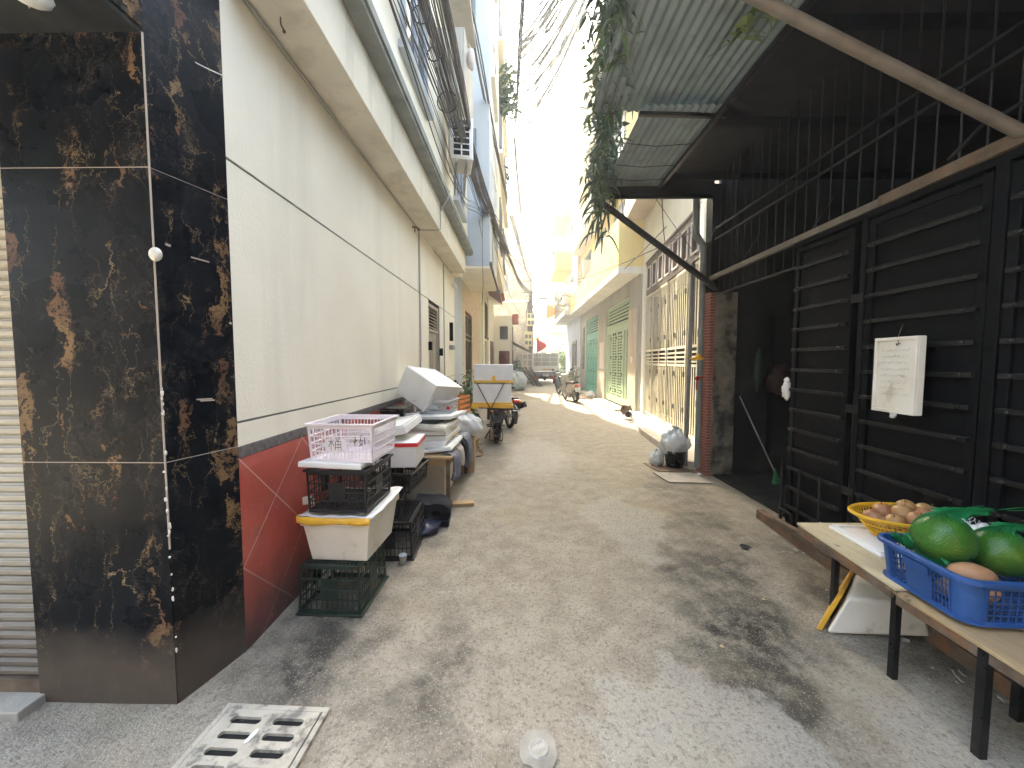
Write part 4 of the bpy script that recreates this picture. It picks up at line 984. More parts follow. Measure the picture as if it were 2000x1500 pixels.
bundle('cable_bundle', 'fine grey lines above the left ledge slanting over the windows',
       [(-1.1, 1.5, 5.6), (-1.08, 4.5, 5.5), (-1.02, 6.9, 5.3), (-.78, 9.0, 5.3)], 4, .12, .005, 6, mat=m_cableg)
bundle('cable_bundle', 'second thick bundle of black cables above the tangled one at top left',
       [(-.8,1.0,5.35), (-.78,3.7,5.25), (-.76,5.3,5.2), (-.72,7.9,5.1), (-.56,10.3,5.15), (-.36,13.1,5.22)], 20, .05, .0075, 8)
bundle('cable_bundle', 'long cable line running high down the middle of the alley',
       [(.45, 8, 12.3), (.14, 11.7, 12.0), (-.05, 16, 11.9), (-.15, 19, 12.0), (.2, 25, 11.0)], 6, .04, .02, 11)
# comb of wires hanging across
m = MB(); rr = random.Random(21)
for i in range(56):
    y0 = 12.6+rr.random()*5.2; z0 = 12.0+rr.uniform(-.4, .4)
    p = Vector((.02, y0, z0)); q = Vector((2.85, y0-6+rr.uniform(-.25, .25), 13.2+(y0-15)*.25+rr.uniform(-.15, .15)))
    m.tube(sag(p, q, rr.uniform(.6, 1.0), 24), rr.choice((.015, .018, .022)), 5, caps=False)
single(m, 'cable_comb', m_pvc, 'comb of many sagging wires crossing high between the two sides', 'cable bundle', group='black cable bundles over the alley')  # grey instead of black paints the fading by glare into the wires
for k, (p, q, s, r) in enumerate((((-.5, 12.5, 5.3), (3.4, 20, 4.9), .5, .012), ((.98, 28, 6.2), (3.3, 22, 4.9), .35, .02), ((.98, 28, 5.6), (3.4, 27, 5.2), .3, .012), ((-.7, 10.5, 5.0), (.6, 26, 4.9), .9, .008), ((-.85,8.6,4.7),(-.66,11.8,4.3),.35,.006))):
    wire('thin_wire', ('black wire from the left bundle across to the right balcony', 'heavy sagging line from the pole to the grey balcony', 'short line from the pole toward the right railing', 'slack wire hanging below the left bundle', 'small loop of wire under the blue overhang')[k], sag(p, q, s), r)
wire('thin_wire', 'thin drop wire hanging down in front of the blue house', [(-.8, 9.0, 5.1), (-.82, 9.02, 4.2), (-.80, 9.0, 3.4), (-.83, 9.02, 2.9)], .006)
wire('thin_wire', 'second drop wire hanging near the blue corner', [(-.6, 9.6, 5.1), (-.62, 9.6, 4.4), (-.6, 9.6, 3.7)], .006)
wire('thin_wire', 'short dark wire dangling against the cream wall at top left', [(-1.16, 2.9, 4.6), (-1.155, 2.9, 4.35), (-1.14, 2.88, 4.1), (-1.15, 2.86, 4.02)], .006)

# street lamp hanging over the alley far away
b = thing('street_lamp', 'small grey street lamp head hanging over the far alley', 'lamp', (1.75, 26.5, 5.9))
m = MB(); m.ball((0,0,0), (.42, .2, .09), 16, 8); build(m, 'lamp_head', m_alu, b)
m = MB(); m.tube([(-.4,0,.02), (-.75, 1.6, .3)], .03, 6); build(m, 'arm', m_alu, b)

# ================================================================== plants
def leafblade(m, p, d, L, Wd, droop=.6, twist=0):
    p = Vector(p); d = Vector(d).normalized(); side = d.cross(Vector((0,0,1)))
    if side.length < .1: side = Vector((1,0,0))
    side.normalize(); side = Matrix.Rotation(twist, 3, d) @ side
    vs = []; n = 4
    for i in range(n+1):
        u = i/n; c = p+d*L*u+Vector((0,0,-droop*L*u*u)); wd = Wd*math.sin(math.pi*(.12+.88*u)**.8)*.5 if i < n else 0.0005
        vs += [c-side*wd, c+Vector((0,0,-.15*wd)), c+side*wd]
    fs = []
    for i in range(n):
        a = i*3; fs += [(a, a+1, a+4, a+3), (a+1, a+2, a+5, a+4)]
    m.add(vs, fs, True)
def rdir(rr, zmin=-1, zmax=1):
    a = rr.uniform(0, 6.283); z = rr.uniform(zmin, zmax); s = math.sqrt(max(0, 1-z*z)); return Vector((s*math.cos(a), s*math.sin(a), z))
# creeper over the awning edge
b = thing('hanging_creeper', 'creeper with long leaves hanging over the awning edge', 'climbing plant', (1.12, 4.6, 3.9))
rr = random.Random(31); ms = MB(); ml = MB(); ml2 = MB()
for i in range(62):
    y = rr.uniform(2.6, 5.5) if i > 26 else rr.uniform(4.9, 5.5)
    x0 = 1.18-(5.3-y)*.16+rr.uniform(-.10, .06); z0 = 4.0+rr.uniform(-.02, .25)
    Lh = rr.uniform(.15, .75) if y > 4.5 else rr.uniform(.1, .4)
    if y < 3.9: Lh *= .6
    pts = []; x = x0; yy = y; z = z0+rr.uniform(0, .3)
    for k in range(7):
        pts.append((x, yy, z)); x += rr.uniform(-.045, .03); yy += rr.uniform(-.04, .04); z -= Lh/6*(1 if k else .4)
    ms.tube(pts, .004, 5)
    for k in range(7):
        for q in range(3):
            d = rdir(rr, -.8, .4)
            leafblade(ml if rr.random() < .75 else ml2, pts[k], d, rr.uniform(.06, .15), rr.uniform(.018, .036), rr.uniform(.2, 1.1), rr.uniform(-1, 1))
# bushier heap on top
for i in range(1500):
    y = rr.uniform(2.2, 5.6); c = Vector((1.10-(5.3-y)*.17+rr.gauss(0, .09), y, 4.12+abs(rr.gauss(0, .16))*(1.6 if y > 4 else 1)+rr.uniform(-.12, 0)))
    leafblade(ml if rr.random() < .7 else ml2, c, rdir(rr, -.6, .8), rr.uniform(.06, .14), rr.uniform(.02, .05), rr.uniform(.2, 1), rr.uniform(-1, 1))
# spiny trailing shoots like a dragon cactus in the lower tip
for i in range(34):
    p = Vector((1.14+rr.uniform(-.12, .07), 5.35+rr.uniform(-.12, .15), 3.75+rr.uniform(-.5, .4))); pts = [p.copy()]; d = Vector((rr.uniform(-.8, .35), rr.uniform(-.3, .3), rr.uniform(-.2, .5)))
    for k in range(6):
        d += Vector((rr.uniform(-.1, .1), 0, -.32)); p = p+d.normalized()*.055; pts.append(p.copy())
    ml.tube(pts, [.010, .014, .014, .013, .011, .008, .003], 4)
build(ms, 'stems', m_stem, b, world=True); build(ml, 'leaves', m_leafd, b, world=True); build(ml2, 'bright_leaves', m_leaf, b, world=True)
m = MB()
for i in range(9): leafblade(m, (1.33+rr.uniform(-.03,.03), 5.42, 3.86), Vector((rr.uniform(-.3,.3), rr.uniform(-.2,.2), -.9)), rr.uniform(.12,.24), .022, .2)
single(m, 'leaf_sprig', m_leaf2, 'yellow green sprig poking below the awning beam', 'plant')
m = MB()
for i in range(18): leafblade(m, (1.62+rr.uniform(-.1,.1), 2.9+rr.uniform(-.2,.2), 3.99), rdir(rr, -.5, -.05), rr.uniform(.08,.18), .045, .5, rr.uniform(-1,1))
m.tube([(1.5,3.2,4.0), (1.6,3.0,3.97), (1.7,2.7,3.98)], .004, 5)
single(m, 'leaf_sprig', m_leaf2, 'stray pale green vine sprig hanging under the corrugated sheet', 'plant')

def bush(name, label, loc, r, n, lsz, mats, seed, pot=None, cat='plant', stems=5, group=None):
    b = thing(name, label, cat, loc, group=group); rr = random.Random(seed)
    hz = 0
    if pot:
        m = MB(); m.lathe([(0,0), (pot*.7,0), (pot,pot*1.6), (pot*1.08,pot*1.6), (pot*1.08,pot*1.75), (pot*.9,pot*1.75), (pot*.85,pot*1.5), (0,pot*1.5)], n=20); build(m, 'pot', m_terra, b); hz = pot*1.6
    m = MB(); tips = []
    for i in range(stems):
        d = rdir(rr, .3, 1); q = Vector((d.x*r[0]*.8, d.y*r[1]*.8, hz+r[2]*rr.uniform(.7, 1.9)))
        m.tube([(0,0,hz*.9), q*.5+Vector((0,0,hz*.3)), q], [.012, .009, .004], 5); tips.append(q)
    build(m, 'stems', m_stem, b)
    m = [MB() for _ in mats]
    for i in range(n):
        t = rr.choice(tips); c = t*rr.uniform(.45, 1.05)+Vector((rr.gauss(0, r[0]*.28), rr.gauss(0, r[1]*.28), rr.gauss(0, r[2]*.28)))
        if c.z < .02: continue
        leafblade(rr.choice(m), c, rdir(rr, -.4, .9), lsz*rr.uniform(.6, 1.3), lsz*rr.uniform(.25, .5), rr.uniform(.1, 1), rr.uniform(-1.2, 1.2))
    for k, mm in enumerate(m): build(mm, 'leaves', mats[k], b)
    return b
bush('potted_plant', 'broad leaved potted plant behind the loaded motorbike', (-1.15, 8.3, 0), (.30, .28, .42), 330, .20, [m_leaf, m_leaf2, m_leafd], 41, .15)
bush('potted_plant', 'taller spindly potted plant against the cream wall', (-1.25, 8.9, 0), (.22, .2, .62), 160, .12, [m_leaf, m_leaf2], 42, .14)
bush('street_shrub', 'dark shrub beside the caged truck', (.3, 28, 0), (.8, .6, .8), 500, .28, [m_leafd, m_leaf], 43)
bush('street_shrub', 'bright shrub in front of the pale green house', (3.7, 30, 0), (.7, .7, 1.4), 700, .26, [m_leaf2, m_leaf], 44)
bush('potted_plant', 'pink flowering plant behind the parked scooter', (3.1, 20.7, 0), (.3, .3, .55), 220, .16, [m_leaf, m_leaf2, m_pink], 45, .16)
bush('street_shrub', 'low green plants by the grey door house', (3.2, 24.6, 0), (.35, .5, .5), 260, .2, [m_leaf, m_leaf2], 46)
bush('roof_vine', 'green vine growing on the upper edge of the narrow house', (-.45, 13.2, 9.6), (.35, .5, .9), 420, .25, [m_leafd, m_leaf], 47, cat='climbing plant')
bush('roof_vine', 'smaller vine lower on the narrow house front', (-.55, 15.0, 8.2), (.2, .4, .4), 160, .22, [m_leafd], 48, cat='climbing plant')
bush('roof_shrub', 'yellow green shrub on top of the pale green house', (3.4, 34.6, 6.6), (.8, .6, .9), 380, .3, [m_leaf2], 49)
bush('balcony_plant', 'yellowish plants on the far box balcony', (2.6, 26, 8.2), (.4, 1, .5), 260, .25, [m_leaf2, m_leaf], 50)

# ================================================================== crates and boxes
def crate(name, label, w_, d_, h_, mat, loc, rz=0, flip=False, taper=.94, group=None, panel=True, cols=(11, 14), rows=4, t=.006, rot=None, cat='crate'):
    """lattice crate; open top; flip puts the grid base upward"""
    b = thing(name, label, cat, loc, rz, group, rot)
    m = MB(); ft = .016
    def wall(M, L, n, solid):
        m.M = M                      # local: x along wall 0..L, y thickness, z up
        m.box(0, ft, -t, 0, 0, h_-.001); m.box(L-ft, L, -t, 0, 0, h_-.001)
        m.box(ft, L-ft, -t, 0, 0, .022)
        zs_ = [.022+(h_-.055)*i/rows for i in range(rows+1)]
        for z in zs_[1:-1]: m.box(ft, L-ft, -t-.003, 0-.001, z-.004, z+.004)
        for z in zs_[1:-1]: m.box(ft, L-ft, 0, .004, z-.002, z+.002)
        m.box(ft, L-ft, -t, 0, h_-.034, h_-.012)
        for i in range(1, n):
            x = ft+(L-2*ft)*i/n
            wd = .0036
            m.box(x-wd, x+wd, -t+.001, -.0015, .022, h_-.034)
        for (a, c, z0, z1) in solid: m.box(L*a, L*c, -t+.0005, -.001, zs_[z0]+.001, zs_[z1]-.001)
    sol = [(.36, .64, 1, rows-1)] if panel else []
    c = ft
    wall(Matrix.Translation((-w_/2, -d_/2+t, 0)), w_, cols[0], sol)
    wall(Matrix.Translation((w_/2, d_/2-t, 0)) @ Matrix.Rotation(math.pi, 4, 'Z'), w_, cols[0], sol)
    wall(Matrix.Translation((w_/2-t, -d_/2, 0)) @ Matrix.Rotation(math.pi/2, 4, 'Z'), d_, cols[1], sol)
    wall(Matrix.Translation((-w_/2+t, d_/2, 0)) @ Matrix.Rotation(-math.pi/2, 4, 'Z'), d_, cols[1], sol)
    m.M = Matrix()
    m2 = MB(); nx, ny = cols[0]+2, cols[1]+2
    m2.box(-w_/2+t, w_/2-t, -d_/2+t, -d_/2+.03, .002, .008); m2.box(-w_/2+t, w_/2-t, d_/2-.03, d_/2-t, .002, .008)
    m2.box(-w_/2+t, -w_/2+.03, -d_/2+.03, d_/2-.03, .002, .008); m2.box(w_/2-.03, w_/2-t, -d_/2+.03, d_/2-.03, .002, .008)
    for i in range(1, nx): x = -w_/2+.03+(w_-.06)*i/nx; m2.box(x-.0035, x+.0035, -d_/2+.03, d_/2-.03, .003, .008)
    for i in range(1, ny): y = -d_/2+.03+(d_-.06)*i/ny; m2.box(-w_/2+.03, w_/2-.03, y-.0035, y+.0035, .0015, .0065)
    m3 = MB(); rw = .013
    z0, z1 = h_-.012, h_
    m3.box(-w_/2-rw, w_/2+rw, -d_/2-rw, -d_/2+t, z0, z1); m3.box(-w_/2-rw, w_/2+rw, d_/2-t, d_/2+rw, z0, z1)
    m3.box(-w_/2-rw, -w_/2+t, -d_/2+t, d_/2-t, z0, z1); m3.box(w_/2-t, w_/2+rw, -d_/2+t, d_/2-t, z0, z1)
    def warp(mm):
        for v in mm.v:
            k = taper+(1-taper)*min(1, v.z/h_); v.x *= k; v.y *= k
            if flip: v.z = h_-v.z; v.y = -v.y
    for mm in (m, m2, m3): warp(mm)
    if flip:
        for mm in (m, m2, m3): pass
    build(m, 'side_lattice', mat, b, bevel=.0012, seg=1); build(m2, 'base_grid', mat, b); build(m3, 'rim', mat, b, bevel=.003)
    return b
def foambox(name, label, w_, d_, h_, loc, rz=0, mat=None, taper=.88, open_=True, rot=None, group=None, lip=True, lid=False, cat='foam box'):
    mat = mat or m_foam; b = thing(name, label, cat, loc, rz, group, rot)
    m = MB(); t = .028
    def ring(z, k, ins=0): return [(sx*(w_/2*k-ins), sy*(d_/2*k-ins), z) for sx, sy in ((-1,-1), (1,-1), (1,1), (-1,1))]
    if open_:
        R_ = [ring(0, taper), ring(h_*.8, taper+(1-taper)*.8), ring(h_*.8, 1+(.02 if lip else 0)), ring(h_, 1.02 if lip else 1), ring(h_, 1, t), ring(t, taper, t)]
        if not lip: R_.pop(2); R_.pop(1)
    else:
        R_ = [ring(0, taper), ring(h_*.82, taper+(1-taper)*.8), ring(h_*.82, 1.02), ring(h_, 1.02)] if lip else [ring(0, taper), ring(h_, 1)]
    vs = [p for r_ in R_ for p in r_]; n = len(R_); fs = [(3,2,1,0)]
    for i in range(n-1):
        for k in range(4): a = i*4+k; c = i*4+(k+1) % 4; fs.append((a, c, c+4, a+4))
    q = (n-1)*4; fs.append((q, q+1, q+2, q+3))
    m.add(vs, fs); build(m, 'box_body', mat, b, bevel=.010, seg=3)
    if lid:
        m = MB(); m.box(-w_/2*1.03, w_/2*1.03, -d_/2*1.03, d_/2*1.03, h_+.001, h_+.032); build(m, 'lid', mat, b, bevel=.009, seg=3)
    return b
def slab(name, label, w_, d_, h_, loc, rz=0, mat=None, rot=None, cat='foam lid', group=None, rim=True):
    b = thing(name, label, cat, loc, rz, group, rot)
    m = MB(); m.box(-w_/2, w_/2, -d_/2, d_/2, 0, h_); build(m, 'panel', mat or m_foam, b, bevel=.008, seg=3)
    if rim:
        m = MB(); e = .022
        for q in ((-w_/2+.012, w_/2-.012, -d_/2+.012, -d_/2+.012+e), (-w_/2+.012, w_/2-.012, d_/2-.012-e, d_/2-.012), (-w_/2+.012, -w_/2+.012+e, -d_/2+.012+e, d_/2-.012-e), (w_/2-.012-e, w_/2-.012, -d_/2+.012+e, d_/2-.012-e)): m.box(*q, h_+.0005, h_+.012)
        build(m, 'rim', mat or m_foam, b, bevel=.003)
    return b
gc = 'plastic crates stacked along the left wall'; gf = 'white foam boxes piled along the left wall'; gl = 'loose foam lids in the left pile'
# front stack
crate('plastic_crate', 'dark green crate turned upside down at the bottom of the front stack', .40, .43, .31, m_gcrate, (-1.165, 2.505, .018), R(-2), flip=True, group=gc)
fb = foambox('foam_box', 'grubby foam box with yellow tape between the green and black crates', .46, .64, .30, (-1.125, 2.64, .332), R(-3), m_foamold, .82, group=gf)
fb.scale = (.96, .78, 1); fb.location.y = 2.57
m = MB()
rr = random.Random(2); e = .5
P = [(-.245, -.331), (-.12, -.336), (.02, -.335), (.12, -.333), (.24, -.331)]
vs = []
for i in range(13):
    u = i/12; x = -.25+.49*u; dz = -.012*math.sin(3.14*u)-.006*math.sin(9*u)
    y = -.336-.006*math.sin(7*u)
    vs += [(x, y, .300+.004*math.sin(8*u)), (x, y-.004, .272+dz), (x, y+.003, .262+dz)]
m.add(vs, [(i*3, i*3+1, i*3+4, i*3+3) for i in range(12)]+[(i*3+1, i*3+2, i*3+5, i*3+4) for i in range(12)], True)
m.tube([(.10,-.338,.272), (.17,-.345,.268), (.235,-.342,.285)], .006, 6); m.box(-.255, -.243, -.33, -.28, .27, .302)
build(m, 'yellow_tape', m_tape, fb, solid=.002)
m = MB()
def lf_(u, v): return (-.24+.50*u, -.335+.68*v, .304+.012*mnoise.noise((u*5, v*5, 0))+.05*max(0, v-.6)*u)
m.grid(lf_, 16, 20); build(m, 'plastic_liner', m_wbag, fb, solid=.003)
m = MB(); m.prism([(-.33,.30), (-.24,.31), (-.235,.345), (-.27,.365), (-.33,.352)], 0, .012, 'Y'); m.M = Matrix(); 
hb = build(m, 'torn_lid_ear', m_foamold, fb, bevel=.003); hb.location = (0, -.10, .005)
crate('plastic_crate', 'black crate holding up the white crate in the front stack', .385, .42, .275, m_bcrate, (-1.115, 2.53, .655), R(-2), group=gc, taper=.96)
slab('foam_slab', 'thick white foam lid squeezed between the black and white crates', .40, .30, .035, (-1.155, 2.46, .935), R(-2), m_foam, rot=(R(-2), R(2), R(-2)), group=gl, rim=False)
wc = crate('plastic_crate', 'pinkish white crate with dark characters on top of the front stack', .43, .54, .245, m_wcrate, (-1.09, 2.60, .972), R(-2), taper=.93, panel=False, group=gc, cols=(16, 20), rows=4, t=.005)
wc.scale = (.98, .76, 1); wc.location.y = 2.535
# oval tag with hand painted characters on its front
m = MB(); n = 24; fy = -.262
m.add([(-.03+.075*math.cos(2*math.pi*i/n), fy-.004, .112+.052*math.sin(2*math.pi*i/n)) for i in range(n)]+[(-.03+.075*math.cos(2*math.pi*i/n), fy+.004, .112+.052*math.sin(2*math.pi*i/n)) for i in range(n)],
      [tuple(range(n)), tuple(range(n, 2*n))[::-1]]+[(i, n+i, n+(i+1) % n, (i+1) % n) for i in range(n)])
pl = build(m, 'oval_plate', m_wcrate, wc)
m = MB()
def strokes(m, L, ox, oz, s, y, w_=.0035):
    for (a, b_, c, d) in L: m.bar((ox+a*s, y, oz+b_*s), (ox+c*s, y, oz+d*s), .0012, w_)
mu = [(0,.7,.4,.72), (.2,1,.2,0), (.18,.65,0,.3), (.22,.65,.42,.38)]
ton = [(.5,.95,.92,.97), (.9,.95,.72,.78), (.58,.85,.75,.74), (.53,.68,.5,.05), (.53,.68,.95,.70), (.95,.70,.95,.02), (.53,.46,.95,.47), (.53,.26,.95,.27), (.73,.7,.73,.05)]
strokes(m, mu+ton, -.075, .075, .085, fy-.0055)
strokes(m, [(0,.8,.35,.83), (.17,1,.12,.1), (.3,.6,.05,.35), (.45,.9,.8,.92), (.62,1,.6,.5), (.45,.5,.85,.52), (.5,.35,.8,.1), (.8,.35,.5,.05), (.95,.8,.98,.2)], .085, .10, .075, fy-.001, .0045)
build(m, 'painted_characters', m_ink, wc)

# second stack behind
crate('plastic_crate', 'black crate turned upside down on the asphalt behind the front stack', .38, .52, .30, m_bcrate, (-1.04, 3.22, .016), R(3), flip=True, group=gc)
crate('plastic_crate', 'shallow black crate leaning second in the rear black stack', .34, .46, .17, m_bcrate, (-1.16, 3.26, .318), R(8), rot=(0, R(3), R(8)), group=gc, rows=3)
crate('plastic_crate', 'shallow black crate right under the red taped foam box', .36, .50, .18, m_bcrate, (-1.08, 3.48, .47), R(-4), rot=(R(1), R(2), R(-4)), group=gc, rows=3)
rb = foambox('foam_box', 'clean white foam box with a red tape line along its rim', .44, .42, .23, (-1.11, 3.50, .665), R(4), m_foam, .93, open_=False, group=gf, lip=False)
m = MB(); m.box(-.2215, .2215, -.2135, -.2105, .190, .222); m.box(.2212, .2232, -.2135, .21, .190, .222); build(m, 'red_tape', m_redtape, rb)
slab('foam_slab', 'tilted white foam lid lying over the red taped foam box', .42, .44, .07, (-1.16, 3.56, .94), 0, m_foam, rot=(R(6), R(-14), R(-6)), group=gl)
slab('foam_slab', 'pale foam lid propped against the wall behind the white crate', .34, .05, .34, (-1.33, 3.2, .70), 0, m_foamold, rot=(0, R(12), R(3)), group=gl, rim=False)
m = MB()
for k in range(7): m.torus((0, .0, .17), .055+.014*k, .0062, 'Y', 24, 6)
for v in m.v: v.y = v.y*26; v.z = .13+(v.z-.17)*.72
for k in range(4): m.box(-.17+.01*k, .13, -.16, .16, .015+k*.014, .024+k*.014)
for k in range(3): m.obox((-.12, 0, .2+.014*k), (.18, .3, .008), (0, R(18-k*6), 0))
single(m, 'rolled_mat', m_black_cloth, 'rolled black rubber mat lying beside the rear black crates', 'mat', (-.80, 3.72, .01), R(6))
m = MB(); m.ball((0,0,.05), (.12,.16,.06), 16, 10, .5, 3, 3); single(m, 'black_bag', m_dbag, 'flat black bag under the rolled rubber mat', 'bag', (-.86, 3.5, .0))
m = MB(); m.lathe([(0,0),(.022,0),(.032,.075),(.034,.075),(.031,.072),(.02,.004),(0,.004)], n=16); single(m, 'clear_cup', m_plbag, 'crushed clear cup between the green crate and the black crate', 'cup', (-.90, 2.92, .01))

# table with lids
b = thing('market_table', 'low wooden table carrying the pile of foam lids', 'table', (-1.05, 4.65, 0))
m = MB(); m.box(-.38, .36, -.70, .78, .575, .60); m.box(-.36, .34, -.66, -.63, .50, .575); m.box(.31, .34, -.63, .74, .51, .575); build(m, 'table_top', m_wood, b, bevel=.003)
for (x, y) in ((.315, -.66), (.315, .72), (-.34, -.66), (-.34, .72)):
    m = MB(); m.box(x-.02, x+.02, y-.02, y+.02, 0, .575); build(m, 'leg', m_rust, b)
foambox('foam_box', 'ribbed cream foam box stored under the low wooden table', .50, .60, .40, (-1.08, 4.62, .012), 0, m_foamold, .96, open_=False, lip=False, lid=True, group=gf)
m = MB(); m.box(-.22, .35, -.05, .05, 0, .04); single(m, 'timber_offcut', m_wood, 'pale timber offcut on the ground by the table leg', 'timber', (-.83, 4.12, .01), R(8))
gt = 'white foam lids stacked on the low table'
tr = slab('foam_slab', 'wide foam tray tipped toward the alley on the low table', .64, .58, .03, (-1.0, 4.35, .62), 0, m_foam, rot=(R(2), R(-7), R(-4)), group=gt)
zz = .655
for k, (lab, w2, d2, h2, x, y, rz) in enumerate((('lowest thick foam lid in the table stack', .52, .62, .055, -1.04, 4.42, -3), ('second foam lid in the table stack', .56, .60, .05, -1.02, 4.47, -6), ('third foam lid in the table stack', .54, .60, .05, -1.04, 4.47, -1), ('foam lid with the black grille on it in the table stack', .55, .58, .045, -1.02, 4.44, -8))):
    slab('foam_slab', lab, w2, d2, h2, (x, y, zz), R(rz), m_foamold if k % 2 else m_foam, rot=(R(1.5*(k % 2)), R(-3+k*1.4), R(rz)), group=gt); zz += h2+.014
m = MB()
for i in range(16): m.box(-.22+i*.027, -.214+i*.027, -.14, .14, 0, .006)
for i in range(11): m.box(-.22, .19, -.14+i*.027, -.134+i*.027, .006, .011)
single(m, 'black_grille', m_bcrate, 'black plastic grille lying on the stacked foam lids', 'grille', (-1.06, 4.30, zz+.006), R(-8), rot=(0, R(1.5), R(-8)))
slab('foam_slab', 'topmost flat foam lid under the grey white crate', .60, .50, .04, (-1.0, 4.62, zz+.02), 0, m_foam, rot=(0, R(-2), R(-12)), group=gt, rim=False)
crate('plastic_crate', 'grey white crate under the large tilted foam box', .46, .36, .16, m_gycrate, (-1.0, 4.72, zz+.068), R(-6), taper=.96, group=gc, cols=(12, 10), rows=3)
m = MB(); m.lathe([(0,0), (.022,0), (.022,.004), (0,.004)], n=16); single(m, 'red_sticker', m_redl, 'round red sticker on the corner of the grey white crate', 'sticker', (-.82, 4.50, zz+.14), rot=(R(90), 0, R(-6)))
foambox('foam_box', 'large clean white foam box tilted on top of the table pile', .50, .62, .36, (-1.20, 4.86, 1.09), 0, m_foam, .95, open_=False, lip=False, rot=(R(-6), R(28), R(-24)), group=gf)
bag('dark_bag', 'bag with dark blue top stuffed between the foam box and the wall', m_dbag, (-1.33, 5.3, 1.02), (.13, .16, .19), 7, 'bag')
bag('white_sack', 'bulging white sack under the dark blue bag', m_wbag, (-1.32, 5.05, .80), (.14, .2, .2), 8, 'sack')
b = thing('black_box', 'black plastic box against the red dado behind the stacks', 'box', (-1.36, 4.25, .93))
m = MB(); m.box(-.11, .13, -.16, .16, 0, .14); m.box(-.12, .14, -.17, .17, .142, .165); build(m, 'box_body', m_blackp, b, bevel=.006)
b = thing('stool', 'dark stool holding the black plastic box against the wall', 'stool', (-1.36, 4.2, 0))
m = MB(); m.box(-.12, .14, -.16, .2, .9, .925); build(m, 'seat', m_blackp, b)
for x, y in ((-.1,-.14), (.12,-.14), (-.1,.18), (.12,.18)): m = MB(); m.cyl((x,y,0), (x*.9,y*.9,.9), .012, 8); build(m, 'leg', m_dark, b)
crate('plastic_crate', 'small white basket crate beside the black plastic box', .20, .26, .10, m_gycrate, (-1.17, 4.05, .93), R(10), group=gc, cols=(8, 9), rows=3, panel=False)
bag('white_sack', 'crumpled white sack at the far end of the table', m_wbag, (-.78, 5.55, .52), (.20, .26, .17), 14, 'sack')
m = MB(); m.box(-.17,.17,-.22,.22,0,.5); single(m, 'cardboard_box', m_paper, 'cardboard box standing behind the table under the white sack', 'box', (-.80, 5.6, .01), R(4), bevel=.004)
b = thing('orange_crate', 'orange brown plastic crate behind the large foam box', 'crate', (-.98, 5.95, .80), R(-14))
m = MB()
for (y, ) in ((-.22,), (.22,)):
    for z in (0, .085, .17, .235): m.box(-.17, .17, y-.008, y+.008, z, z+.045 if z < .2 else z+.03)
    for x in (-.17, -.01, .15): m.box(x, x+.02, y-.0075, y+.0075, 0, .26)
for x in (-.17, .162):
    for z in (0, .085, .17, .235): m.box(x, x+.012, -.212, .212, z, z+.045 if z < .2 else z+.03)
m.box(-.16, .16, -.21, .21, .004, .014)
build(m, 'slatted_sides', m_orange, b, bevel=.003)
m = MB(); m.box(-.18, .2, -.25, .28, 0, .78); single(m, 'cardboard_box', m_paper, 'tall brown box standing under the orange crate', 'box', (-.98, 5.98, .01), R(-10), bevel=.005)
m = MB()
for (p, q) in (((0,0,0), (.16,-.1,.34)), ((.12,0,0), (.02,.1,.36)), ((.2,.1,.0), (.10,.0,.3)), ((.0,.0,.12), (.22,.06,.1)), ((.02,.1,.25), (.2,-.05,.22)), ((-.05,-.1,.02), (.22,.1,.04))): m.bar(p, q, .03, .02)
m.ball((.1,0,.03), (.12,.09,.03), 12, 8, .5, 3)
single(m, 'broken_wood', m_wood, 'broken wooden chair bits heaped past the table end', 'wood scraps', (-.80, 6.35, .0), R(8))
# cloths over the table side
def cloth(name, label, mat, x, y0, y1, zt, zb, seed):
    rr = random.Random(seed); f = rr.uniform(14, 22); ph = rr.uniform(0, 6)
    m = MB()
    def fn(u, v):
        y = y0+(y1-y0)*u; z = zt-(zt-zb)*v*(1+.10*math.sin(u*5+ph))
        if v < .12: return (x-.10+.10*(v/.12)+.0, y, zt+.004)
        am = .012+.03*v
        yy = y+(.5-u)*(y1-y0)*.35*math.sin(v*1.4)
        return (x+.015+am*math.sin(u*f+ph)+.02*math.sin(v*3), yy, z)
    m.grid(fn, 36, 18); single(m, name, mat, label, 'cloth', group='cloths drying over the table edge', solid=.004)
cloth('hanging_cloth', 'blue grey cloth hanging nearest the front table leg', m_rag, -.70, 4.02, 4.34, .615, .30, 3)
cloth('hanging_cloth', 'pale pinkish cloth hanging in the middle of the table side', m_ragp, -.70, 4.36, 4.62, .615, .38, 5)
cloth('hanging_cloth', 'dark black cloth hanging past the pale cloth', m_black_cloth, -.70, 4.64, 4.92, .63, .42, 7)
cloth('hanging_cloth', 'long grey cloth hanging at the far end of the table', m_rag, -.69, 4.94, 5.34, .615, .22, 9)
# scratches written on the red dado
m = MB()
X_ = LX+.0055
def ws(L, oy, oz, s):
    for (a, b_, c, d) in L: m.bar((X_, oy+a*s, oz+b_*s), (X_, oy+c*s, oz+d*s), .0012, .0016)
ws([(0,1,.5,1), (0,1,0,.55), (0,.55,.45,.5), (.45,.5,.4,.1), (.4,.1,0,0)], 2.08, .72, .075)
ws([(0,1,.6,.95), (.6,.95,.2,-.1), (.1,.5,.5,.5)], 2.14, .72, .085)
ws([(.4,.8,0,.5), (0,.5,.1,0), (.1,0,.4,.1), (.6,.6,.5,.1), (.6,.6,.8,.1), (.9,.9,.85,0), (1.1,.7,1.05,.1), (1.05,.1,1.35,.3), (1.35,.3,1.3,-.2)], 2.06, .60, .075)
ws([(.5,.9,.1,.5), (.1,.5,.4,.1), (.8,.5,.7,.1), (1,.5,.8,-.3), (1.3,1,1.3,.2)], 2.06, .50, .07)
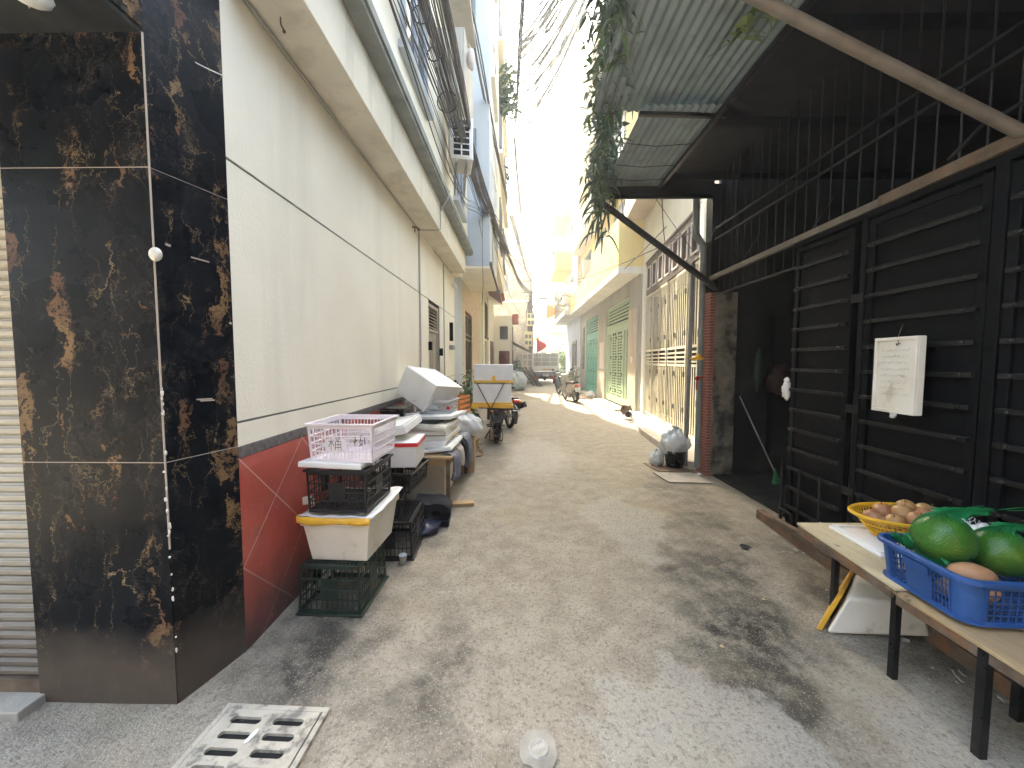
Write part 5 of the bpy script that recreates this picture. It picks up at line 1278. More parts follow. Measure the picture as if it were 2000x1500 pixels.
single(m, 'scratched_writing', m_scratch, 'white scratched handwriting on the red dado', 'graffiti')

# ================================================================== right: bench, fruit, crates
b = thing('low_bench', 'low bench with pale plywood top in front of the dark gate', 'bench', (2.2, 2.25, 0))
m = MB(); m.add([(-.27,.37,.475), (-.345,-.40,.475), (.35,-.42,.475), (.35,.37,.475), (-.27,.37,.49), (-.345,-.40,.49), (.35,-.42,.49), (.35,.37,.49)], [(0,1,2,3), (7,6,5,4), (0,4,5,1), (1,5,6,2), (2,6,7,3), (3,7,4,0)])
def ply(name, c1, c2, c3):
    t = NT(name)
    wv = t.noise(3, 7, .6, t.scaled(7, 1.2, 7), .8)
    c = t.mix(t.map(wv, .35, .65), c1, c2); c = t.mix(t.map(t.noise(2.2, 7, .65), .52, .74), c, c3)
    c = t.mix(t.map(t.noise(14, 5), .62, .72), c, tuple(x*.4 for x in c3))
    t.bump(wv, .0015); return t.fin(c, .65)
m_ply = ply('pale_plywood', (.60,.52,.36), (.52,.43,.27), (.40,.30,.18))
m_ply2 = ply('brown_plywood', (.42,.31,.18), (.34,.24,.13), (.22,.15,.09))
build(m, 'bench_top', m_ply, b, bevel=.002)
m = MB(); m.bar((-.27,.34,.45), (-.33,-.38,.45), .03, .045); m.bar((.33,.34,.45), (.33,-.38,.45), .03, .045); m.bar((-.27,.33,.452), (.33,.33,.452), .03, .04); build(m, 'apron', m_rust, b)
for (x, y) in ((-.245, .07), (-.315, -.38), (.33, .33), (.33, -.38)):
    m = MB(); m.box(x-.015, x+.015, y-.015, y+.015, 0, .474); build(m, 'leg', m_gate, b, bevel=.002)
b = thing('low_bench', 'brown plywood topped bench at the bottom right corner', 'bench', (2.2, 1.35, 0))
m = MB(); m.add([(-.345,.55,.455), (-.36,-.9,.455), (.4,-.9,.455), (.4,.55,.455), (-.345,.55,.472), (-.36,-.9,.472), (.4,-.9,.472), (.4,.55,.472)], [(0,1,2,3), (7,6,5,4), (0,4,5,1), (1,5,6,2), (2,6,7,3), (3,7,4,0)])
build(m, 'bench_top', m_ply2, b, bevel=.002)
m = MB(); m.bar((-.325,.5,.432), (-.34,-.85,.432), .03, .045); m.bar((.36,.5,.432), (.36,-.85,.432), .03, .045); m.bar((-.33,.1,.43), (.36,.1,.43), .03, .04); m.bar((.05,.5,.2),(.05,-.8,.2),.03,.03); build(m, 'apron', m_rust, b)
for (x, y) in ((-.335, .14), (-.34, -.8), (.36, .5), (.36, -.8), (.02, .3)):
    m = MB(); m.box(x-.0165, x+.0165, y-.0165, y+.0165, 0, .454); build(m, 'leg', m_gate, b, bevel=.002)
slab('cardboard_sheet', 'flattened brown cardboard sheet on the brown bench', .5, .55, .012, (2.14, 1.12, .4725), R(4), m_paper, cat='cardboard', rim=False)
slab('foam_tray', 'flat grey white foam tray under the yellow basket', .44, .40, .02, (2.28, 2.32, .4905), R(-4), m_foam, cat='tray')
# blue crate
def bluecrate(loc, rz):
    b = thing('blue_crate', 'blue plastic crate holding the green pomelos', 'crate', loc, rz)
    w_, d_, h_ = .62, .44, .20; t = .006
    m = MB()
    def rr_(k, z, r=.06, off=0):
        pts = []
        for cx, cy, a0 in ((1,-1,-90), (1,1,0), (-1,1,90), (-1,-1,180)):
            for j in range(6):
                a = R(a0+90*j/5); pts.append((cx*(w_/2*k-r)+(r+off)*math.cos(a), cy*(d_/2*k-r)+(r+off)*math.sin(a), z))
        return pts
    def loft(rings, closed=True):
        n = len(rings[0]); vs = [p for q in rings for p in q]; fs = []
        for i in range(len(rings)-1):
            for k in range(n): fs.append((i*n+k, i*n+(k+1) % n, (i+1)*n+(k+1) % n, (i+1)*n+k))
        m.add(vs, fs)
    # corners + solid belts by cutting wall into cells
    N = 24
    def kz(z): return .93+.07*z/h_
    def cell(side, a, c, z0, z1, thick=t, out=0):
        # side: 0 front(-y) 1 right(+x) 2 back 3 left ; a..c metres from centre
        vs = []
        for (s_, z) in ((a, z0), (c, z0), (c, z1), (a, z1)):
            k = kz(z)
            for o in (out, out-thick):
                if side == 0: vs.append((s_*k, -d_/2*k-o, z))
                elif side == 2: vs.append((-s_*k, d_/2*k+o, z))
                elif side == 1: vs.append((w_/2*k+o, s_*k, z))
                else: vs.append((-w_/2*k-o, -s_*k, z))
        m.add(vs, [(0,2,4,6), (7,5,3,1), (0,1,3,2), (2,3,5,4), (4,5,7,6), (6,7,1,0)])
    for side in range(4):
        L = (w_ if side in (0, 2) else d_)/2-.06
        cell(side, -L, L, .0, .016); cell(side, -L, L, h_-.045, h_-.012)
        segs = ((-L, -L+.02, 's'), (-L+.02, -.075, 'g'), (-.075, .075, 's'), (.075, L-.02, 'g'), (L-.02, L, 's')) if side in (0, 2) else ((-L, -L+.015, 's'), (-L+.015, -.06, 'g'), (-.06, .06, 's'), (.06, L-.015, 'g'), (L-.015, L, 's'))
        for (a, c, ty) in segs:
            if ty == 's': cell(side, a, c, .016, h_-.045)
            else:
                nv = 5
                for i in range(nv+1): x = a+(c-a)*i/nv; wd = .0045 if i in (0, nv) else .0016; cell(side, x-wd, x+wd, .016, h_-.045, .004)
                for i in range(1, 5): z = .016+(h_-.061)*i/5; cell(side, a, c, z-.002, z+.002, .005)
        cell(side, -.075 if side in (0,2) else -.06, .075 if side in (0,2) else .06, h_-.075, h_-.035, .004, .012)
        for x in (-L+.01, L-.01): cell(side, x-.003, x+.003, .01, h_-.03, .006, .005)
    for (cx, cy, a0) in ((1,-1,-90), (1,1,0), (-1,1,90), (-1,-1,180)):
        vs = []; n = 7
        for z in (0, h_-.012):
            k = kz(z)
            for o in (0, -t):
                for j in range(n):
                    a = R(a0+90*j/(n-1)); vs.append((cx*(w_/2*k-.06*k)+(.06+o)*k*math.cos(a), cy*(d_/2*k-.06*k)+(.06+o)*k*math.sin(a), z))
        fs = []
        for j in range(n-1): fs += [(j, j+1, 2*n+j+1, 2*n+j), (n+j+1, n+j, 3*n+j, 3*n+j+1)]
        m.add(vs, fs, True)
    build(m, 'crate_wall', m_bluecr, b)
    m = MB(); loft([rr_(1, h_-.022, .06, .0), rr_(1, h_-.022, .06, .018), rr_(1, h_-.004, .06, .018), rr_(1, h_, .06, .012), rr_(1, h_, .06, -.002), rr_(1, h_-.022, .06, -.004)]); build(m, 'rim', m_bluecr, b)
    m = MB(); loft([rr_(.93, .0, .055, .0), rr_(.93, .0, .055, .016), rr_(.93, .008, .055, .016), rr_(.93, .012, .055, .0)]); build(m, 'foot_rim', m_bluecr, b)
    m = MB()
    for i in range(19): x = -.27+i*.03; m.box(x-.004, x+.004, -.2, .2, .004, .009)
    for i in range(14): y = -.2+i*.03; m.box(-.28, .28, y-.004, y+.004, .003, .008)
    build(m, 'base_grid', m_bluecr, b); return b
bc = bluecrate((2.185, 1.83, .493), R(0))
bc.location = (2.195, 1.775, .493); bc.rotation_euler = (0, 0, R(-3))
def pomelo(label, loc, r, seed, tail, rz):
    b = thing('pomelo', label, 'pomelo', loc, rz, 'netted green pomelos in the blue crate')
    m = MB(); m.ball((0,0,0), r, 40, 28, .03, 1.6, seed, fn=lambda d: 1+(.07*max(0, d.z)**3)); build(m, 'fruit', m_pomelo, b)
    # net: thin diamonds of thread over the top
    m = MB(); k = 44; rr = random.Random(seed)
    def sp(th, ph): return (r*1.012*math.sin(ph)*math.cos(th), r*1.012*math.sin(ph)*math.sin(th), r*1.03*math.cos(ph)+r*.06*max(0, math.cos(ph))**3)
    for s_ in (1, -1):
        for i in range(k):
            m.tube([sp(2*math.pi*i/k+s_*j*.13, .12+j*.16) for j in range(15)], .0005, 3, caps=False)
    # gathered tail
    T = [Vector(p) for p in tail]
    for i in range(26):
        a = 2*math.pi*i/26; w0 = r*.55
        P = [Vector(sp(a, .6)), Vector(sp(a, .25))*.985+Vector((0,0,.01))]
        for j, p in enumerate(T): sc_ = (.028, .012, .02, .03)[min(j, 3)]; P.append(p+Vector((math.cos(a*3)*sc_, math.sin(a*2)*sc_*.7, rr.uniform(-.006,.006))))
        m.tube(P, .0016, 3, caps=False)
    build(m, 'net', m_net, b)
    m = MB()
    def sheet(u, v):
        i = u*(len(T)-1); i0 = min(int(i), len(T)-2); p = T[i0].lerp(T[i0+1], i-i0); wd = .02+.05*(1-u)
        return (p.x, p.y+(v-.5)*wd*2, p.z+.012*math.sin(v*14+u*5)-.01)
    m.grid(sheet, 12, 12); build(m, 'net_tail', m_net, b, solid=.0012)
    return b
pomelo('larger green pomelo at the front left of the blue crate', (2.045, 1.83, .752), .112, 3, [(.02, 0, .118), (.08, .01, .128), (.15, .0, .134), (.22, -.01, .136)], R(8))
pomelo('green pomelo lying lower on the right of the blue crate', (2.265, 1.79, .705), .106, 5, [(.0, 0, .113), (.03, .02, .125), (.08, .04, .125), (.12, .05, .12)], R(-20))
m = MB(); m.tube([(2.30, 1.83, .893), (2.36, 1.82, .905), (2.43, 1.81, .915), (2.45, 1.81, .905), (2.42, 1.82, .895), (2.34, 1.83, .889)], .0018, 5)
single(m, 'net_loop', m_net, 'thin green string loop at the end of the pomelo net', 'string')
m = MB(); rr = random.Random(4)
m.grid(lambda u, v: (1.93+.13*u+.02*math.sin(v*9), 1.86+.12*v, .705+.03*math.sin(u*7+v*3)-.03*u+.01*math.sin(v*25)), 14, 14)
m.grid(lambda u, v: (1.97+.10*u, 1.74+.16*v, .66+.03*math.sin(u*9+v*5)-.05*u), 12, 12)
single(m, 'net_scrap', m_net, 'crumpled green net spilling over the crate corner', 'net', solid=.0015)
m = MB(); m.ball((0,0,0), (.078, .055, .05), 24, 16, .05, 1.5, 4)
single(m, 'tan_melon', m_melon, 'tan oval melon tucked below the pomelos at the crate edge', 'melon', (2.00, 1.668, .662), R(-25))
m = MB(); m.ball((0,0,0), (.06, .05, .11), 20, 14, .05, 1.5, 4)
single(m, 'tan_melon', m_melon, 'tan melon seen through the side slots of the blue crate', 'melon', (2.03, 1.71, .57), R(-25), rot=(R(70), 0, R(20)))
m = MB(); m.ball((0,0,0), (.07, .05, .05), 16, 12, .4, 2.5, 4); m.ball((.06,-.02,.03), (.04,.03,.05), 12, 9, .5, 2.5, 9)
single(m, 'white_net_bag', m_wnet, 'white net bag peeking out at the right of the blue crate', 'bag', (2.56, 1.72, .71))
# yellow basket
b = thing('yellow_basket', 'oval yellow plastic basket of brown pears', 'basket', (2.42, 2.36, .512), R(-4))
sx, sy = 1.32, .80
def bp(th, u):  # u 0 bottom ..1 top
    r_ = .135+.085*u**.8; return (r_*sx*math.cos(th), r_*sy*math.sin(th), .14*u)
m = MB(); nb = 64
for i in range(nb):
    th = 2*math.pi*i/nb; m.tube([bp(th, u) for u in (0, .3, .6, .93)], .0032, 4, caps=False)
for u in (.0, .22, .40, .58, .76): m.tube([bp(2*math.pi*i/48, u) for i in range(48)], .0030 if u not in (.0, .58) else .0055, 5, closed=True)
build(m, 'basket_weave', m_ybask, b)
m = MB(); m.lathe([(.219,.126), (.222,.120), (.240,.130), (.246,.142), (.240,.150), (.226,.146), (.216,.136), (.219,.126)], n=56, sx=sx, sy=sy*1.02); build(m, 'rim', m_ybask, b)
m = MB(); m.lathe([(0,.0), (.136,.0), (.136,.006), (0,.006)], n=40, sx=sx, sy=sy); build(m, 'base', m_ybask, b)
rr = random.Random(17); k = 0
spots = [(-.19,.03,.075), (-.13,-.05,.08), (-.10,.06,.10), (-.05,-.01,.115), (-.03,-.08,.10), (.03,.05,.13), (.05,-.05,.12), (.11,.02,.12), (.13,-.06,.10), (.19,.03,.09), (-.16,-.02,.06), (.0,.1,.07), (.08,.1,.07), (-.07,.11,.06)]
pears = ['golden pear at the left end of the yellow basket', 'pale brown pear near the basket left front', 'upright golden pear toward the basket back left', 'reddish pear heaped left of the basket middle', 'brown pear against the basket front rim', 'large reddish brown pear on top of the heap', 'pale pear on top toward the front', 'pear half covered by white net', 'brown pear at the right front of the heap', 'pear at the right end of the basket', 'low dark pear in the basket left hollow', 'dull pear at the back centre of the basket', 'small pear at the back right of the basket', 'small pear at the back left of the basket']
for (x, y, z) in spots:
    b2 = thing('pear', pears[k], 'pear', (2.42+x, 2.36+y, .535+z*1.1), rr.uniform(0, 6), 'brown pears heaped in the yellow basket', rot=(rr.uniform(-.6, .6), rr.uniform(-.6, .6), rr.uniform(0, 6)))
    m = MB(); r_ = rr.uniform(.046, .056); m.ball((0,0,0), (r_, r_, r_*1.12), 22, 16, .06, 1.6, k, fn=lambda d: 1-.10*max(0, d.z)**6-.12*max(0, abs(d.z)-.94)*8); build(m, 'fruit', (m_fruit, m_fruit2)[k % 2], b2)
    m = MB(); m.cyl((0,0,r_*.98), (.003,0,r_*1.12+.012), .0022, 6); build(m, 'stalk', m_stem, b2); k += 1
b = thing('white_net_bag', 'white net bag of garlic behind the larger pomelo', 'bag', (2.62, 2.18, .545))
m = MB()
for i in range(9): m.ball((rr.uniform(-.07,.07), rr.uniform(-.07,.07), rr.uniform(0,.12)), .04, 14, 10, .1, 2, i)
build(m, 'bulbs', m_wnet, b)
m = MB(); c0 = Vector((0,0,.06))
for s_ in (1,-1):
    for i in range(18): m.tube([(.115*math.sin(.15+j*.2)*math.cos(i*.349+s_*j*.12), .115*math.sin(.15+j*.2)*math.sin(i*.349+s_*j*.12), .06+.115*math.cos(.15+j*.2)) for j in range(13)], .0014, 3, caps=False)
m.tube([(0,0,.17), (-.02,-.01,.20), (-.06,-.02,.21)], .007, 6); m.tube([(0,0,.17), (.03,.0,.20), (.05,-.01,.19)], .006, 6)
build(m, 'net', m_wbag, b)
# foam box under bench lying on its side
fb = thing('foam_box', 'grubby foam box with orange taped rim lying on its side under the bench', 'foam box', (1.79, 2.17, .015), R(-5))
m = MB(); A_ = [(0,.0), (.11,.225), (.50,.215), (.56,.02)]; n = 4; sh = .37
m.add([(x, 0, z) for x, z in A_]+[(x+sh*(1 if k < 2 else .4), .42, z) for k, (x, z) in enumerate(A_)], [(0,3,2,1), (4,5,6,7), (0,1,5,4), (1,2,6,5), (2,3,7,6), (3,0,4,7)])
build(m, 'box_body', m_foamold, fb, bevel=.022, seg=4)
m = MB(); m.add([(-.03,.03,.012), (-.002,.03,.0), (.105,.03,.222), (.085,.03,.235), (sh-.03,.42,.012), (sh-.002,.42,.0), (sh+.105,.42,.222), (sh+.085,.42,.235)], [(0,3,2,1), (4,5,6,7), (0,1,5,4), (1,2,6,5), (2,3,7,6), (3,0,4,7)])
build(m, 'orange_tape', m_tape, fb, bevel=.003)
# rubble and timbers along the gate foot
m = MB(); m.bar((2.46, 3.85, .06), (2.30, .9, .055), .07, .09); single(m, 'timber_beam', m_rust, 'long dark timber beam along the foot of the dark gate', 'timber')
m = MB(); m.bar((2.38, 3.5, .14), (2.44, 1.2, .13), .05, .05); single(m, 'timber_beam', m_rust, 'second thinner timber lying on the long beam', 'timber')
b = thing('pallet', 'weathered wooden pallet piece stood behind the bench', 'pallet', (2.52, 2.0, 0))
m = MB()
for i in range(4): m.box(-.03, -.008, -.9, .75, .13+i*.10, .20+i*.10)
build(m, 'slats', m_rust, b)
for y in (-.8, -.1, .6):
    m = MB(); m.box(-.006, .03, y-.04, y+.04, .02, .52); build(m, 'stringer', m_rust, b)
m = MB(); rr = random.Random(8)
for i in range(38):
    x, y = rr.uniform(2.1, 2.5), rr.uniform(.9, 3.2); a = rr.uniform(0, 3)
    s_ = rr.uniform(.012, .04); m.obox((x, y, .03), (s_, s_*.6, .008), (rr.uniform(-.5,.5), rr.uniform(-.5,.5), a))
single(m, 'rubble', m_conc, 'scraps and rubble scattered under the benches', 'rubble', group=None); bpy.data.objects['rubble']['kind'] = 'stuff'
# dead leaves on road
for k, (x, y, lab, mt) in enumerate(((1.12, 2.05, 'yellow leaf scrap in the middle of the damp stain', m_tan), (1.62, 2.48, 'small pale leaf near the bench leg', m_tan), (1.9, 3.2, 'dark flattened rag scrap near the gate foot', m_black_cloth))):
    m = MB()
    for j in range(2):
        a = j*.6; leafblade(m, (0,0,.014), Vector((math.cos(a), math.sin(a), .15)), .03 if k < 2 else .09, .013 if k < 2 else .05, .2, .3)
    single(m, 'fallen_leaf' if k < 2 else 'rag_scrap', mt, lab, 'leaf' if k < 2 else 'rag', (x, y, road_z(x, y)))

m_steelcap = M_('pale_cap', (.42,.41,.37), (.34,.33,.30), .6, sc=30)
# ================================================================== drain grate and round cap
b = thing('drain_grate', 'pale cast iron drain grate set in the asphalt at bottom left', 'drain cover', (-1.09, 1.622, .020), R(-2))
def slot(m, x0, x1, y0, y1): pass
m = MB(); W = .425; L = .46
xs = [-W/2, -W/2+.05, -.028, .028, W/2-.05, W/2]; ny = 6
m.box(xs[0], xs[1], -L, 0, 0, .014); m.box(xs[2], xs[3], -L, 0, 0, .014); m.box(xs[4], xs[5], -L, 0, 0, .014)
pit = (L-.05)/ny
for c in ((xs[1], xs[2]), (xs[3], xs[4])):
    m.box(c[0], c[1], -.035, 0, 0, .014)
    for i in range(ny):
        y = -.035-pit*i; sl = pit*.48; m.box(c[0], c[1], y-pit, y-sl, 0, .014)
        for s_, xx in ((1, c[0]), (-1, c[1])):   # rounded slot ends
            r_ = sl/2; n = 6
            for h in (0, 1):
                poly = [(xx, y-(0 if h else sl))]+[(xx+s_*r_*(1-math.cos(a)), y-r_+(1 if h else -1)*r_*math.sin(a)) for a in [math.pi/2*j/n for j in range(n+1)][::-1]]
                m.prism([(p[0], p[1]) for p in poly], .0003, .0137, 'Z')
build(m, 'grate_plate', m_iron, b, bevel=.002)
m = MB()
for q in ((-W/2-.028, W/2+.028, .004, .030), (-W/2-.028, W/2+.028, -L-.03, -L-.004), (-W/2-.028, -W/2-.004, -L-.004, .004), (W/2+.004, W/2+.028, -L-.004, .004)): m.box(*q, -.01, .012)
build(m, 'grate_frame', m_iron, b, bevel=.003)
m = MB(); m.box(-W/2-.003, W/2+.003, -L-.003, .003, -.004, .0005); build(m, 'drain_pit', m_void, b)
m = MB(); m.ball((0,0,0), (.011,.035,.005), 12, 8, .5, 3, 2); single(m, 'bird_dropping', m_foam, 'white smear on the middle bar of the drain grate', 'stain', (-1.11, 1.50, .036), R(-15))
m = MB(); n = 18; rr = random.Random(3)
pts = [((.105+.02*rr.uniform(-1, 1)+(.05 if i in (14,) else 0))*math.cos(2*math.pi*i/n), (.12+.02*rr.uniform(-1, 1))*math.sin(2*math.pi*i/n)) for i in range(n)]
m.prism(pts, 0, .006, 'Z'); 
b = thing('survey_cap', 'round white metal cap in a cement patch at bottom centre', 'marker cap', (.088, 1.478, .017)); b.scale = (.74, .74, 1)
build(m, 'cement_patch', m_conc, b, bevel=.002)
m = MB(); m.lathe([(0,.0115), (.046,.0115), (.048,.014), (.052,.014), (.054,.012), (.056,.0062), (.058,.0062)], n=40); build(m, 'cap', m_steelcap, b)
T1 = Matrix.Translation((.012,-.012,.0125)) @ Matrix.Rotation(R(35), 4, 'Z')
text_mesh('engraved_letters', 'GHU', .032, m_alu, b, T1, .0006)
m = MB(); m.bar((-.034,.006,.0125), (.012,.034,.0125), .004, .002); build(m, 'engraved_line', m_alu, b)
# ================================================================== motorbikes
def wheel(b, y, r, tw=.045, x=0, spokes=10):
    m = MB(); m.torus((x, y, r), r-tw, tw, 'X', 36, 12)
    for v in m.v: v.x = x+(v.x-x)*.95
    ty = build(m, 'tyre', m_rubber, b)
    m = MB(); m.torus((x, y, r), r-tw*2+.004, .016, 'X', 32, 8); m.cyl((x-.07, y, r), (x+.07, y, r), .035, 14)
    for i in range(spokes): a = 2*math.pi*i/spokes; m.bar((x+(.03 if i % 2 else -.03), y, r), (x, y+(r-2*tw)*math.cos(a), r+(r-2*tw)*math.sin(a)), .010)
    build(m, 'rim', m_alu, b)
def moto(name, label, loc, rz, lean, kind, group='motorbikes parked in the alley'):
    b = thing(name, label, 'motorbike', loc, rz, group, rot=(0, lean, rz))
    r = .285 if kind != 'scooter' else .255; tw = .048; wb = 1.22
    body = {'scooter': m_silver, 'work': m_blackp, 'grey': m_bgrey}[kind]
    wheel(b, 0, r, tw); wheel(b, wb, r, tw*.9)
    m = MB()  # frame and swing arm, shocks, engine
    m.tube([(-.07,0,r), (-.08,.45,.33)], .016, 8); m.tube([(.07,0,r), (.08,.45,.33)], .016, 8)
    m.tube([(0,.45,.33), (0,.55,.55), (0,.95,.70), (0,1.02,.88)], .025, 8); m.tube([(0,-.12,.68), (0,.45,.60)], .020, 8)
    m.tube([(-.09,-.15,.68), (-.09,.45,.62)], .012, 8); m.tube([(.09,-.15,.68), (.09,.45,.62)], .012, 8)
    m.tube([(.0,.95,.66), (0,.72,.30), (0,.45,.28)], .018, 8)
    build(m, 'frame', m_dark, b)
    m = MB()
    for s in (-1, 1):
        m.tube([(s*.095,.02,r+.02), (s*.095,.07,.66)], .011, 8)
        m.tube([(s*.095,.03,r+.09+.0), (s*.095,.062,.58)], .024, 10)
    build(m, 'shock_absorbers', m_chrome, b)
    m = MB(); m.prism([(.36,.22), (.72,.22), (.78,.34), (.70,.46), (.45,.48), (.36,.38)], -.11, .11); m.cyl((-.13,.56,.33), (.13,.56,.33), .085, 16); m.obox((0,.80,.36), (.14,.16,.13))
    build(m, 'engine', m_alu, b, bevel=.012)
    m = MB(); m.tube([(.10,.70,.26), (.13,.45,.22), (.13,.25,.25)], .016, 8); m.tube([(.13,.27,.25), (.135,.1,.27), (.14,-.18,.33)], [.03,.045,.05], 14)
    build(m, 'exhaust', m_chrome if kind != 'work' else m_alu, b)
    m = MB()  # front fork
    for s in (-1, 1): m.tube([(s*.075,wb,r), (s*.07,1.10,.60), (s*.05,1.03,.86)], .017, 8)
    m.tube([(0,1.04,.82), (0,.98,1.0)], .022, 8); build(m, 'fork', m_chrome, b)
    def fender(yc, a0, a1, rad, w_, mat, nm):
        m = MB()
        def fn(u, v):
            a = R(a0+(a1-a0)*u); c = (v-.5)*2; rr_ = rad-.02*c*c
            return (w_*c, yc+rr_*math.cos(a), r+rr_*math.sin(a))
        m.grid(fn, 16, 8); return build(m, nm, mat, b, solid=.004)
    fender(wb, 15, 150, r+.035, .062, body, 'front_fender'); fender(0, 75, 205, r+.055, .07, m_blackp, 'rear_fender')
    if kind == 'scooter':
        m = MB()
        prof = [(-.30,.62), (-.28,.72), (-.10,.78), (.25,.74), (.55,.66), (.62,.50), (.55,.38), (.30,.34), (.05,.42), (-.15,.52)]
        m.prism(prof, -.13, .13)
        for v in m.v:
            if v.y < -.0: v.x *= .72
        build(m, 'side_panels', body, b, bevel=.045, seg=4)
        m = MB(); m.prism([(.50,.22), (.88,.22), (.98,.34), (1.02,.72), (1.10,.98), (1.04,1.0), (.94,.72), (.86,.34), (.52,.31)], -.17, .17)
        build(m, 'leg_shield', body, b, bevel=.03, seg=3)
        m = MB(); m.prism([(.97,.96), (1.12,.95), (1.14,1.04), (1.04,1.10), (.96,1.06)], -.12, .12); build(m, 'handlebar_cowl', body, b, bevel=.03, seg=3)
        seat = [(-.22,.77), (-.18,.83), (.10,.84), (.25,.80), (.52,.79), (.58,.73), (.50,.69), (-.15,.74)]
    else:
        m = MB()
        m.prism([(-.22,.58), (-.24,.66), (.10,.70), (.45,.66), (.55,.52), (.40,.44), (.10,.50)], -.10, .10); build(m, 'side_panels', body, b, bevel=.03, seg=3)
        m = MB(); m.prism([(.92,.30), (.99,.34), (1.06,.80), (1.00,.86), (.95,.70)], -.19, .19); build(m, 'leg_shield', body, b, bevel=.025, seg=3)
        m = MB(); m.prism([(.97,.95), (1.10,.93), (1.12,1.03), (1.02,1.07), (.96,1.03)], -.10, .10); build(m, 'handlebar_cowl', body, b, bevel=.03, seg=3)
        seat = [(-.18,.71), (-.14,.76), (.15,.77), (.30,.74), (.52,.73), (.56,.68), (.45,.655), (-.12,.69)]
    m = MB(); m.prism(seat, -.12, .12); build(m, 'seat', m_blackp, b, bevel=.03, seg=3)
    m = MB(); m.tube([(-.36,.95,1.03), (-.22,.97,1.05), (0,1.0,1.02), (.22,.97,1.05), (.36,.95,1.03)], .012, 8); hb = build(m, 'handlebar', m_dark, b)
    m = MB()
    for s in (-1, 1): m.tube([(s*.27,.955,1.042), (s*.38,.935,1.03)], .018, 10)
    build(m, 'grip', m_rubber, hb)
    for s in (-1, 1):
        m = MB(); m.tube([(s*.2,.98,1.05), (s*.24,.96,1.16), (s*.27,.95,1.20)], .006, 6); m.ball((s*.30,.945,1.23), (.065,.015,.042), 16, 10); build(m, 'mirror', m_blackp, b)
    m = MB(); m.ball((0,1.13,1.0 if kind == 'scooter' else .98), (.075,.03,.055), 16, 10); build(m, 'headlight', m_glass, b)
    if kind == 'work':
        m = MB(); m.prism([(-.30,.50), (-.34,.54), (-.32,.69), (-.22,.70), (-.22,.50)], -.13, .13); build(m, 'tool_box', m_blackp, b, bevel=.012)
    m = MB(); m.prism([(-.33,.63), (-.355,.66), (-.33,.71), (-.27,.72), (-.27,.63)], -.075, .075); build(m, 'tail_light', m_redl, b, bevel=.01) if kind != 'work' else None
    for s in (-1, 1):
        m = MB(); m.ball((s*.115,-.30,.66), (.035,.03,.028), 12, 8); build(m, 'indicator', m_orl, b)
    m = MB(); m.M = Matrix.Translation((0,-.36,.52)) @ Euler((R(-15),0,0)).to_matrix().to_4x4(); m.box(-.095,.095,-.004,.0,-.07,.07); plo = build(m, 'number_plate', m_plate if kind != 'work' else m_blackp, b)
    m = MB(); m.M = Matrix.Translation((0,-.36,.52)) @ Euler((R(-15),0,0)).to_matrix().to_4x4(); rr = random.Random(hash(kind) % 7)
    for ln, nn in ((.03, 4), (-.03, 5)):
        for i in range(nn): x = (i-(nn-1)/2)*.034; m.box(x-.010, x+.010, -.006, -.0045, ln-.018, ln+.018) if i % 2 else m.box(x-.004, x+.004, -.006, -.0045, ln-.018, ln+.018)
    build(m, 'plate_characters', m_ink, plo) if kind != 'work' else None
    m = MB(); m.bar((-.08,.42,.26), (-.22,.36,.01), .016); m.bar((-.2,.52,.27), (.2,.52,.27), .02); m.bar((-.19,.12,.3), (.19,.12,.3), .02); m.tube([(-.12,.3,.22), (-.13,.16,.02), (.13,.16,.02), (.12,.3,.22)], .012, 8)
    build(m, 'stand_and_pegs', m_dark, b)
    return b
mw = moto('motorbike', 'black work motorbike with two foam boxes strapped behind its seat', (-.42, 7.42, .01), R(5), R(3), 'work')
m = MB()
for s in (-1, 1): m.bar((s*.16,-.32,.70), (s*.16,.35,.72), .018); m.bar((s*.14,-.10,.70), (s*.09,-.02,.42), .014)
for y in (-.32,-.1,.12,.34): m.bar((-.36,y,.715), (.36,y,.715), .018)
m.bar((-.36,-.32,.715), (-.36,.34,.715), .018); m.bar((.36,-.32,.715), (.36,.34,.715), .018)
build(m, 'luggage_rack', m_gate, mw)
ox, oy = -.49, 7.36
lo = foambox('foam_box', 'lower strapped foam box with wide yellow tape along its foot', .72, .48, .44, (ox, oy, .74), R(4), m_foam, 1.0, open_=False, lip=False, group='white foam boxes on the black motorbike')
m = MB(); m.box(-.39, .39, -.27, .27, -.01, .055); m.box(-.375, .375, -.255, .255, .056, .095); build(m, 'taped_lid', m_tape, lo, bevel=.006)
up = foambox('foam_box', 'upper foam box with short vertical yellow tape on the motorbike', .73, .50, .34, (ox+.03, oy+.02, 1.205), R(3), m_foam, 1.0, open_=False, lip=False, group='white foam boxes on the black motorbike')
m = MB(); m.box(-.368,.368,-.253,.253,-.002,.045); m.box(-.03,.035,-.256,-.253,.045,.13); build(m, 'yellow_tape', m_tape, up)
m = MB()
for (p, q) in (((-.26,-.285,1.185), (-.02,-.30,.735)), ((.24,-.285,1.20), (.0,-.30,.735))): m.bar((ox+p[0], oy+p[1]+.02, p[2]), (ox+q[0], oy+q[1]+.01, q[2]), .014)
m.tube([(ox-.26,oy-.265,1.185), (ox-.2,oy+.2,1.19)], .008, 6); m.tube([(ox+.24,oy-.265,1.20), (ox+.2,oy+.2,1.2)], .008, 6)
single(m, 'rubber_strap', m_rubber, 'black rubber strap in a V over the lower foam box', 'strap')
moto('motorbike', 'grey motorbike half hidden behind the loaded black motorbike', (-.20, 9.1, .01), R(22), R(5), 'grey')
m = MB(); m.tube([(-.22,.0,0), (.02,-.1,.06), (.12,-.14,.10)], [.055,.068,.062], 16); m.tube([(.12,-.14,.10), (.135,-.145,.106)], [.066,.066], 16)
